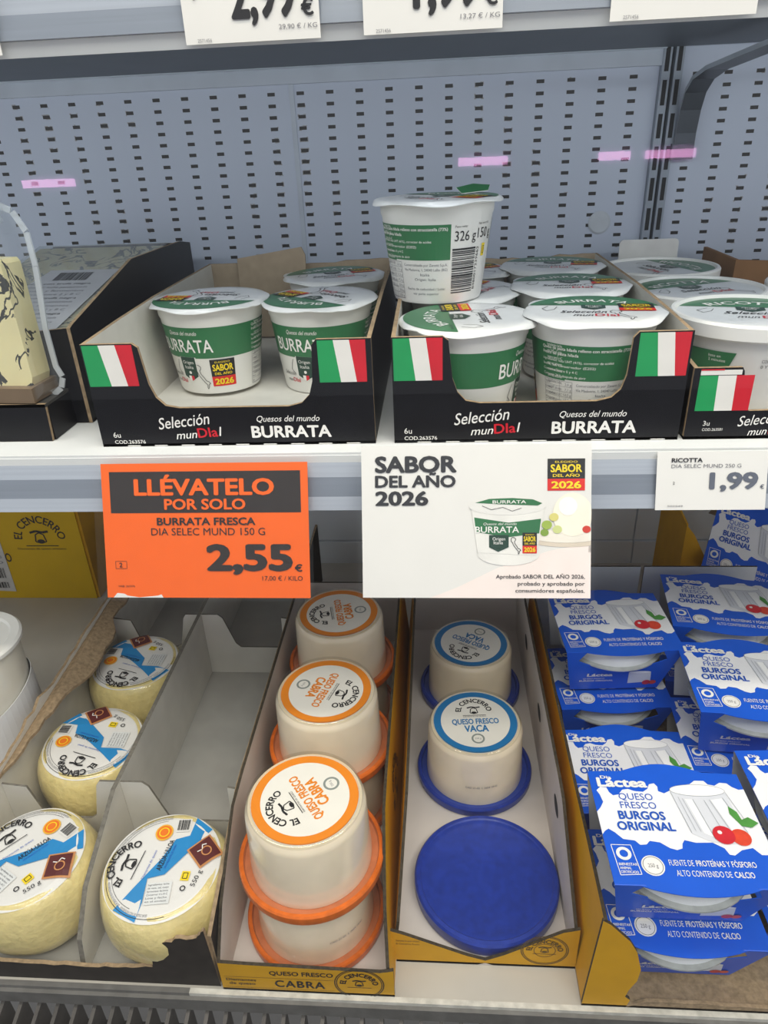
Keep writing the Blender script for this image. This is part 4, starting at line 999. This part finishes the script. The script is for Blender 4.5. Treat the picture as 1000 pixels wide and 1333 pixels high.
for i, (x, y, lv, rz, lab) in enumerate((
    (-0.0985, 0.3600, 1, R(127), 'orange ringed goat cheese tub on top of the nearest stack'),
    (-0.1005, 0.3600, 0, R(40), 'orange lidded goat cheese tub under the nearest one'),
    (-0.0985, 0.4760, 1, R(-108), 'orange ringed goat cheese tub, middle of the three on top'),
    (-0.0985, 0.4760, 0, R(10), 'goat cheese tub under the middle one of the orange row'),
    (-0.1010, 0.5920, 1, R(103), 'orange ringed goat cheese tub farthest back, under the offer card'),
    (-0.1010, 0.5920, 0, R(30), 'goat cheese tub under the farthest one of the orange row'))):
    if i == 0: o = goat
    else: o = dup(goat, lab, (0, 0, 0))
    o.location = (x, y, DK + 0.0032 + lv * TH); o.rotation_euler = (0, 0, rz); o['label'] = lab; o['group'] = g
cow = make_fresh('cow')
g = 'cow cheese tubs'
for i, (x, y, rz, lab) in enumerate(((0.0365, 0.5120, R(4), 'blue ringed cow cheese tub, the nearer of the pair, reading VACA upright'),
                                     (0.0375, 0.6320, R(150), 'blue ringed cow cheese tub farther back, its label upside down'))):
    o = cow if i == 0 else dup(cow, lab, (0, 0, 0))
    o.location = (x, y, DK + 0.0032); o.rotation_euler = (0, 0, rz); o['label'] = lab; o['group'] = g
m = MB()
lidm = MATS['lid_cow']
m.lathe([(0.054, 0.0), (0.0595, 0.0004), (0.0605, 0.0025), (0.0605, 0.0120), (0.0590, 0.0138), (0.0560, 0.0140), (0.0548, 0.0130), (0.0505, 0.0128), (0.0490, 0.0120), (0.0, 0.0122)], lidm, 88, cap1=False)
o = m.build('tub_lid', None, (0.0405, 0.3880, DK + 0.0032), smooth=35)
tag(o, 'round blue lid lying face up at the front of the blue row', 'lid')

# ------------------------------------------------------------------ yellow cartons of the two rows
def row_carton(label, x0, x1, yf, yb, kind):
    t = thing('carton', label, 'carton', (0, 0, 0))
    Y, W_, E_ = YCARD(), mat('carton_inside', '#cfc6be', 0.7, 0.04, 40, spec=0.2), mat('dark_corrugated_edge', '#3a3122', 0.85, 0.5, 420)
    m = MB(); m.box(x0, x1, yf, yb, DK + 0.0003, DK + 0.003, W_); m.build('base', t)
    zt = -0.470
    lean0, lean1 = {'goat': (-0.03, -0.09), 'cow': (0.10, -0.03)}[kind]
    if kind == 'goat':
        front = [(x0, DK + 0.0005), (x1, DK + 0.0005), (x1, -0.5365), (x1 - 0.004, -0.538)] + [(x1 - 0.01, -0.5395), (x0 + 0.02, -0.5365), (x0, -0.5355)]
        side = [(yf + 0.0025, DK + 0.0005), (yb, DK + 0.0005), (yb, zt), (0.42, zt), (0.385, zt - 0.002), (0.35, zt - 0.022), (0.325, -0.508), (yf + 0.0025, -0.5365)]
    else:
        xm = (x0 + x1) / 2 + 0.002
        front = [(x0, DK + 0.0005), (xm - 0.006, DK + 0.0005), (xm, DK + 0.003), (xm + 0.006, DK + 0.0005), (x1, DK + 0.0005), (x1, -0.521), (x1 - 0.012, -0.525), (xm + 0.014, -0.556), (xm, -0.564), (xm - 0.014, -0.559), (x0 + 0.010, -0.535), (x0, -0.531)]
        side = [(yf + 0.0025, DK + 0.0005), (yb, DK + 0.0005), (yb, zt), (0.42, zt), (0.40, zt - 0.002), (0.36, zt - 0.030), (yf + 0.0025, -0.523)]
    S = xz(yf)
    m = MB(); m.slab(front, S, 0.0025, Y, W_, E_)
    k = INK() if kind == 'goat' else mat('faint_brown_ink', '#5a4310', 0.5)
    if kind == 'goat':
        m.text('QUESO FRESCO', x0 + 0.038, -0.5475, 0.0050, k, S, 0.048, bold=0.02, lay=2)
        m.text('CABRA', x0 + 0.041, -0.5625, 0.0085, k, S, 0.038, bold=0.025, lay=2, space=1.15)
        m.line([(x0 + 0.003, -0.5515), (x0 + 0.086, -0.5515)], 0.0003, k, S, 2); m.line([(x0 + 0.003, -0.565), (x0 + 0.086, -0.565)], 0.0003, k, S, 2)
        m.text('Diamantes', x0 + 0.004, -0.5565, 0.0030, k, S, 0.023, bold=0.01, lay=2); m.text('de queso', x0 + 0.006, -0.5612, 0.0030, k, S, 0.020, bold=0.01, lay=2); m.text('CONS. ENTRE 2 Y 8', x0 + 0.004, -0.5685, 0.0018, k, S, 0.030, lay=2)
        mx, mz, mr = x1 - 0.026, -0.5545, 0.0130
    else:
        m.text('Diamantes de queso artesano', x0 + 0.004, -0.543, 0.002, k, S, 0.018, lay=2); m.text('El Cencerro, fresco', x0 + 0.004, -0.547, 0.002, k, S, 0.018, lay=2)
        mx, mz, mr = x1 - 0.0245, -0.5475, 0.0125
    m.ring(mx, mz, mr * 1.28, mr * 1.33, k, S, 2, 40); m.ring(mx, mz, mr * 1.38, mr * 1.44, k, S, 2, 40)
    if kind != 'goat': m.ring(mx, mz, mr * 0.62, mr * 0.66, k, S, 2, 30)
    cencerro(m, S, mx, mz - mr * 0.05, mr * 0.78, k, 2)
    m.build('front_panel', t)
    m = MB(); m.slab(side, (lambda u, v, h=0: Vector((x0 + 0.0025 + (v - DK) * lean0 + h, u, v))), 0.0025, W_, Y if kind == 'cow' else BK, E_); m.build('side_panel', t)
    m = MB(); S = lambda u, v, h=0: Vector((x1 + (v - DK) * lean1 + h, u, v)); m.slab(side, S, 0.0025, Y, W_, E_)
    if kind == 'goat': cencerro(m, S, 0.45, -0.52, 0.02, mat('faint_brown_ink', '#5a4310', 0.5), 2)
    else:
        for yy in (0.42, 0.53, 0.64):
            m.disc(yy, -0.505, 0.011, DARK(), S, 1, 20, 0.008); m.disc(yy, -0.505, 0.011, DARK(), lambda u, v, h=0: S(u, v, -0.0025 - h), 1, 20, 0.008)
    m.build('side_panel', t)
    m = MB(); m.slab([(x0 + 0.0025, DK + 0.0005), (x1 - 0.0025, DK + 0.0005), (x1 - 0.0025 + 0.1 * lean1, -0.478), (x0 + 0.0025 + 0.1 * lean0, -0.478)], xz(yb - 0.0025), 0.0025, W_, Y, E_); m.build('back_panel', t)
    return t
row_carton('yellow carton of goat cheese with orange lids, front panel reading QUESO FRESCO CABRA', -0.1640, -0.0330, 0.2975, 0.72, 'goat')
row_carton('yellow carton of cow cheese with blue lids and a notched front', -0.0365, 0.1045, 0.3235, 0.745, 'cow')

# ------------------------------------------------------------------ twin packs of Burgos cheese in blue sleeves
PW, PD, PH = 0.110, 0.094, 0.0665
def burgos_art(m, S, full=True):
    """splash, pudding-shaped cheese, fruit and lettering; s across, t from back edge to fold"""
    W, D_ = PW, PD
    P = lambda s, t: ((s - 0.5) * W, (0.5 - t) * D_)
    sh = lambda pts, mm, lay=1: m.shape([P(*q) for q in pts], mm, S, lay)
    tx = lambda txt, s0, s1, t0, t1, mm, **k: m.text(txt, *P(s0, t1), (t1 - t0) * D_, mm, S, (s1 - s0) * W, **k)
    ww = LETTERWHITE(); nb = NAVYINK()
    tx('Dia', 0.075, 0.15, 0.055, 0.085, ww, bold=0.03, lay=2); tx('Láctea', 0.045, 0.375, 0.075, 0.165, ww, bold=0.045, lay=2)
    top = [(0.0, 0.40), (0.03, 0.36), (0.055, 0.31), (0.045, 0.24), (0.03, 0.20), (0.06, 0.165), (0.10, 0.17), (0.11, 0.215), (0.13, 0.245), (0.17, 0.235), (0.20, 0.19), (0.24, 0.18), (0.28, 0.20), (0.335, 0.205), (0.37, 0.175), (0.39, 0.13), (0.425, 0.12), (0.44, 0.15), (0.435, 0.195), (0.47, 0.215), (0.51, 0.19), (0.56, 0.14), (0.66, 0.12), (0.70, 0.085), (0.76, 0.085), (0.78, 0.12), (0.82, 0.13), (0.86, 0.10), (0.905, 0.105), (0.93, 0.14), (0.965, 0.165), (1.0, 0.16)]
    bot = [(1.0, 0.70), (0.965, 0.735), (0.925, 0.735), (0.89, 0.68), (0.82, 0.70), (0.765, 0.745), (0.735, 0.74), (0.72, 0.69), (0.66, 0.645), (0.56, 0.65), (0.495, 0.63), (0.475, 0.66), (0.465, 0.70), (0.43, 0.715), (0.39, 0.70), (0.34, 0.655), (0.28, 0.645), (0.255, 0.675), (0.215, 0.68), (0.19, 0.645), (0.12, 0.635), (0.08, 0.58), (0.045, 0.55), (0.02, 0.57), (0.0, 0.60)]
    sh(top + bot, mat('splash_white', '#f0eff0', 0.4, 0.015), 1)
    thin = nb
    tx('QUESO', 0.165, 0.385, 0.225, 0.285, thin, lay=3); tx('FRESCO', 0.16, 0.39, 0.305, 0.365, thin, lay=3)
    tx('BURGOS', 0.13, 0.425, 0.39, 0.465, nb, bold=0.035, lay=3); tx('ORIGINAL', 0.105, 0.465, 0.485, 0.56, nb, bold=0.035, lay=3)
    wc = mat('pudding_white', '#f7f6f4', 0.4, 0.01); gc = mat('pudding_shade', '#dcdde2', 0.4, 0.02); ln = mat('pudding_line', '#9a9ca4', 0.4)
    sh([(0.515, 0.20), (0.865, 0.19), (0.905, 0.62), (0.80, 0.655), (0.66, 0.645), (0.555, 0.575)], gc, 3)
    e = [(0.69 + 0.178 * math.cos(2 * PI * i / 28), 0.185 + 0.055 * math.sin(2 * PI * i / 28)) for i in range(28)]
    sh(e, wc, 4); m.line([P(*q) for q in e], 0.0003, ln, S, 5, True)
    for a, b, c, d in ((0.55, 0.25, 0.585, 0.555), (0.575, 0.265, 0.615, 0.56), (0.64, 0.27, 0.685, 0.62), (0.71, 0.275, 0.76, 0.62), (0.745, 0.27, 0.81, 0.60), (0.835, 0.25, 0.90, 0.56), (0.868, 0.20, 0.93, 0.52), (0.512, 0.2, 0.555, 0.57)):
        m.line([P(a, b), P(c, d)], 0.0003, ln, S, 5)
    sh([(0.59, 0.27), (0.635, 0.272), (0.68, 0.60), (0.63, 0.57)], wc, 4); sh([(0.755, 0.272), (0.83, 0.255), (0.885, 0.55), (0.82, 0.6)], wc, 4)
    rd = mat('fruit_red', '#cf2430', 0.35, 0.08, 200); ro = mat('fruit_orange', '#e0482c', 0.35, 0.1, 200)
    m.disc(*P(0.845, 0.60), 0.060 * W, ro, S, 6, 24); m.disc(*P(0.745, 0.585), 0.066 * W, rd, S, 7, 24); m.disc(*P(0.725, 0.565), 0.014 * W, ww, S, 8, 12)
    lf = mat('leaf_green', '#4f9440', 0.4, 0.1, 200)
    sh([(0.865, 0.47), (0.835, 0.40), (0.845, 0.33), (0.885, 0.38), (0.895, 0.45), (0.94, 0.425), (0.99, 0.475), (0.94, 0.515), (0.88, 0.505)], lf, 7)
    if full:
        q = [P(0.035, 0.685), P(0.155, 0.685), P(0.175, 0.915), P(0.05, 0.925)]
        m.line(q, 0.0005, ww, S, 2, True); m.ring(*P(0.10, 0.755), 0.0028, 0.0050, ww, S, 2, 24)
        for k, s in enumerate(('BIENESTAR', 'ANIMAL', 'CERTIFICADO')): tx(s, 0.055, (0.165, 0.125, 0.16)[k], 0.83 + 0.03 * k, 0.85 + 0.03 * k, ww, lay=2, bold=0.02)
        m.disc(*P(0.255, 0.845), 0.0075, ww, S, 2, 28, 0.0075); m.ring(*P(0.255, 0.845), 0.0062, 0.0066, GREYINK(), S, 3, 28)
        tx('250 g', 0.225, 0.285, 0.83, 0.86, GREYINK(), lay=3)
        tx('FUENTE DE', 0.355, 0.50, 0.795, 0.84, ww, lay=2); tx('PROTEÍNAS Y FÓSFORO', 0.515, 0.865, 0.795, 0.84, ww, lay=2, bold=0.015)
        tx('ALTO CONTENIDO DE', 0.38, 0.70, 0.875, 0.92, ww, lay=2); tx('CALCIO', 0.715, 0.83, 0.875, 0.92, ww, lay=2, bold=0.02)
def make_pack():
    t = thing('cheese_pack', '', 'cheese pack', (0, 0, 0))
    BL_ = BLUECARD(); inner = mat('sleeve_inside', '#c9c6bd', 0.7, 0.04)
    hw, hd = PW / 2, PD / 2
    m = MB(); S = plane((0, 0, PH), XP, YP)
    back = [(hw, hd - 0.001)] + [(0.030 - 0.060 * k / 10, hd + 0.0075 * math.sin(PI * k / 10)) for k in range(11)] + [(-hw, hd - 0.001)]
    tongue = [(0.038 - 0.076 * k / 12, -hd - 0.0065 * math.sin(PI * k / 12) ** 0.8) for k in range(13)]
    m.slab([(-hw, -hd)] + tongue[::-1] + [(hw, -hd)] + back, S, 0.0006, BL_, inner, BL_)
    burgos_art(m, S)
    # front panel with the opening over the rim of the pot
    Sf = plane((0, -hd, PH), XP, Vector((0, -0.30, 1)))
    op = [(0.042 - 0.084 * k / 12, -0.0150 - 0.0165 * math.sin(PI * k / 12)) for k in range(13)]
    m.slab([(-hw, 0), (-hw + 0.012, -PH + 0.002), (hw - 0.012, -PH + 0.002), (hw, 0), (0.035, 0)] + op + [(-0.035, 0)], Sf, 0.0006, BL_, inner, BL_)
    ww = LETTERWHITE()
    m.text('Láctea', -0.030, -0.0415, 0.0050, ww, Sf, 0.025, bold=0.04, lay=2); m.text('QUESO FRESCO', -0.033, -0.0465, 0.0022, ww, Sf, 0.021, lay=2); m.text('BURGOS ORIGINAL', -0.036, -0.0505, 0.0026, ww, Sf, 0.033, lay=2, bold=0.02)
    m.shape([(0.010, -0.036), (0.031, -0.035), (0.034, -0.053), (0.012, -0.055)], mat('pudding_shade', '#dcdde2', 0.4), Sf, 2); m.disc(0.0205, -0.0355, 0.0105, mat('pudding_white', '#f7f6f4', 0.4), Sf, 3, 20, 0.002)
    m.disc(0.030, -0.0535, 0.004, mat('fruit_red', '#cf2430', 0.35), Sf, 4, 16); m.disc(0.036, -0.0535, 0.0035, mat('fruit_orange', '#e0482c', 0.35), Sf, 4, 16)
    # back panel
    m.slab([(-hw, 0), (-hw + 0.008, -PH + 0.002), (hw - 0.008, -PH + 0.002), (hw, 0)], plane((0, hd - 0.001, PH - 0.0008), XP, ZP), 0.0006, inner, BL_, BL_)
    m.build('sleeve', t)
    p = MB(); pot = mat('pot_clear_white', '#e2e4e6', 0.18, 0.04, 60, coat=0.6, spec=0.6)
    p.lathe([(0.024, 0.0008), (0.0255, 0.0016), (0.0370, PH - 0.030), (0.0420, PH - 0.0245), (0.0470, PH - 0.0240), (0.0500, PH - 0.0220), (0.0500, PH - 0.0205), (0.0465, PH - 0.0195), (0.0458, PH - 0.0160), (0.0452, PH - 0.008), (0.0440, PH - 0.0062), (0.0400, PH - 0.0060), (0.0, PH - 0.0060)], [pot] * 5 + [mat('pot_shoulder', '#aeb1b0', 0.2, 0.12, 90, coat=0.6, stretch=(1, 1, 0.3))] * 2 + [pot] * 5, 64, cap1=False)
    p.build('pot', t, smooth=35)
    return t
pk = make_pack()
BZ = DK + 0.0035
g = 'blue sleeved cheese packs'
packs = [  # x, y, z, turn
    (0.1690, 0.3465, BZ + PH + 0.0006, R(0), 'blue sleeved cheese pack in front, on top, its whole label in view'),
    (0.1730, 0.3475, BZ, R(0), 'blue sleeved cheese pack under the front one with the whole label in view'),
    (0.2860, 0.3700, BZ + PH + 0.0006, R(0), 'blue sleeved cheese pack cut by the right edge, on top, beside the front one'),
    (0.2870, 0.3640, BZ, R(0), 'blue sleeved cheese pack low at the right edge, under the cut off one'),
    (0.1690, 0.4560, BZ, R(0), 'blue sleeved cheese pack behind the front one, one layer lower, label half hidden'),
    (0.1740, 0.5830, BZ + PH + 0.0006, R(3), 'blue sleeved cheese pack on top of the rear left stack, beside the white sign'),
    (0.1740, 0.5790, BZ, R(3), 'blue sleeved cheese pack under the rear left one, against the yellow side'),
    (0.2775, 0.5010, BZ + PH + 0.0006, R(-4), 'blue sleeved cheese pack in the middle of the right column, top layer'),
    (0.2795, 0.4990, BZ, R(-4), 'blue sleeved cheese pack in the middle of the right column, bottom layer'),
    (0.2920, 0.6150, BZ + PH + 0.0006, R(-8), 'blue sleeved cheese pack rearmost in the right column, top layer'),
    (0.2920, 0.6140, BZ, R(-6), 'blue sleeved cheese pack rearmost in the right column, bottom layer'),
]
for i, (x, y, z, rz, lab) in enumerate(packs):
    o = pk if i == 0 else dup(pk, lab, (0, 0, 0))
    o.location = (x, y, z); o.rotation_euler = (0, 0, rz); o['label'] = lab; o['group'] = g
t = thing('carton', 'yellow carton with cut away front holding the blue sleeved packs', 'carton', (0, 0, 0))
Y, W_, E_ = YCARD(), mat('carton_inside', '#cfc6be', 0.7), mat('dark_corrugated_edge', '#3a3122', 0.85)
x0, x1, yf, yb = 0.1045, 0.36, 0.2975, 0.70
m = MB(); m.box(x0, x1, yf, yb, DK + 0.0003, DK + 0.003, KRAFT()); m.build('base', t)
m = MB(); m.slab([(yf + 0.0005, DK + 0.0005), (yb, DK + 0.0005), (yb, -0.470), (0.42, -0.470), (0.36, -0.468), (yf + 0.0005, -0.468)], lambda u, v, h=0: Vector((x0 + 0.0025 + (v - DK) * 0.06 + h, u, v)), 0.0025, W_, Y, E_); m.build('side_panel', t)
m = MB(); S = xz(yf)
m.slab([(x0, DK + 0.0005), (x0 + 0.032, DK + 0.0005), (x0 + 0.034, DK + 0.010), (x0 + 0.030, DK + 0.014), (x0 + 0.0315, DK + 0.022), (x0 + 0.036, DK + 0.034), (x0 + 0.037, DK + 0.048), (x0 + 0.032, DK + 0.068), (x0 + 0.026, DK + 0.080), (x0 + 0.011, DK + 0.098), (x0 + 0.0055, DK + 0.102)], S, 0.0025, Y, W_, E_); m.build('front_panel', t)
m = MB(); m.slab([(x0 + 0.032, DK + 0.0005), (x1, DK + 0.0005)] + jag((x1, DK + 0.006), (x0 + 0.032, DK + 0.009), 16, 0.0012, random.Random(5)), S, 0.0025, KRAFT(), W_, Kk); m.build('front_panel', t)
for a, b in ((0.112, 0.232), (0.236, 0.36)):
    m = MB(); m.slab([(a, DK + 0.003), (b, DK + 0.003), (b, -0.442), (a, -0.442)], xz(yb - 0.0025), 0.0025, mat('liner_card', '#d5d6d6', 0.6, 0.03), Y, E_); m.build('back_panel', t)

# blue pack in a yellow tray standing at the very back right
t = thing('carton', 'yellow tray at the back right holding a blue pack on its side', 'carton', (0.315, 0.80, DK))
m = MB(); m.slab([(0, 0.0005), (0.14, 0.0005), (0.14, 0.045), (0.05, 0.04), (0.012, 0.11), (0, 0.125)], plane((0, 0, 0), XP, ZP), 0.0025, YCARD()); m.build('front_panel', t)
m = MB(); m.slab([(0.0025, 0.0005), (0.1, 0.0005), (0.1, 0.14), (0.0025, 0.125)], plane((0.0025, 0, 0), YP, ZP), 0.0025, YCARD()); m.build('side_panel', t)
m = MB(); m.box(0, 0.14, 0.0, 0.1, 0.0001, 0.003, YCARD()); m.build('base', t)
o = dup(pk, 'blue sleeved cheese pack tipped on its side at the back right', (0.402, 0.845, DK + 0.052)); o['group'] = 'blue sleeved cheese packs'
o.rotation_euler = (R(48), R(14), R(-14))

# ------------------------------------------------------------------ far left and rear of the deck
t = thing('carton', 'closed yellow cheese carton at the back left behind the offer card', 'carton', (-0.4885, 0.815, DK))
m = MB(); YB = mat('yellow_carton_face', '#d6ad0e', 0.5, 0.05, 20, spec=0.3); S = plane((0, 0, 0), XP, ZP)
m.box(-0.34, 0.0, 0.0, 0.085, 0.0002, 0.158, YB)
m.text('O', -0.118, 0.062, 0.014, K, S, 0.009, bold=0.02, lay=2)
cencerro(m, S, -0.058, 0.098, 0.026, K, 2, 0.0, 0.015)
m.text('Diamantes de queso artesano', -0.095, 0.082, 0.003, K, S, 0.07, lay=2)
m.build('box', t)
m = MB(); m.slab([(-0.2, 0.015), (-0.118, 0.012), (-0.118, 0.105), (-0.2, 0.108)], lambda u, v, h=0: S(u, v, h + 0.0006), 0.0004, mat('shipping_label', '#c9c6c0', 0.5))
Sl = lambda u, v, h=0: S(u, v, h + 0.0006)
m.bars(-0.19, -0.123, 0.035, 0.052, Sl, 30, 1); m.bars(-0.19, -0.123, 0.018, 0.028, Sl, 30, 1)
for k in range(5): m.text(('QUESERIA EL CENCERRO', 'LOTE 260418', 'CADUCIDAD', 'PESO NETO 3,3', 'FRESCO')[k], -0.123, 0.095 - 0.009 * k, 0.0045, GREYINK(), Sl, 0.06, al='r', lay=1)
m.build('label', t)
m = MB(); m.box(0, 0.004, 0.002, 0.08, 0.0002, 0.156, YCARD()); m.build('side_flap', t)

t = thing('cheese_pot', 'tall white cheese pot in a white paper sleeve at the left edge', 'pot', (-0.4405, 0.500, DK))
m = MB(); m.lathe([(0.040, 0.0004), (0.042, 0.002), (0.0445, 0.164), (0.0450, 0.166)], mat('pot_cream', '#e6e1d2', 0.3, 0.04, coat=0.3), 56); m.build('pot', t, smooth=40)
m = MB(); m.lathe([(0.0458, 0.164), (0.0492, 0.1655), (0.0495, 0.1690), (0.0475, 0.1712), (0.040, 0.1705), (0.038, 0.1685), (0.0, 0.1685)], WHITE(), 60, cap1=False); m.build('lid', t, smooth=35)
m = MB(); sl = mat('sleeve_card', '#d9d8d6', 0.6, 0.03)
nseg = 48
def slv(a, z, r): return (r * math.sin(a), -r * math.cos(a), z)
for i in range(nseg):
    a, b = 2 * PI * i / nseg, 2 * PI * (i + 1) / nseg
    za, zb = 0.102 + 0.022 * math.sin(a - 0.6), 0.102 + 0.022 * math.sin(b - 0.6)
    m.face([slv(a, 0.001, 0.0485), slv(b, 0.001, 0.0485), slv(b, zb, 0.0462), slv(a, za, 0.0462)], sl)
    m.face([slv(a, za, 0.0462), slv(b, zb, 0.0462), slv(b, zb, 0.0455), slv(a, za, 0.0455)], sl)
    m.face([slv(b, 0.001, 0.0478), slv(a, 0.001, 0.0478), slv(a, za, 0.0455), slv(b, zb, 0.0455)], sl)
m.build('sleeve', t, smooth=30)

# ------------------------------------------------------------------ lift all to the true height above the shop floor
for o in list(COL.objects):
    if o.parent is None and o.type in ('MESH', 'EMPTY'):
        o.location.z += H
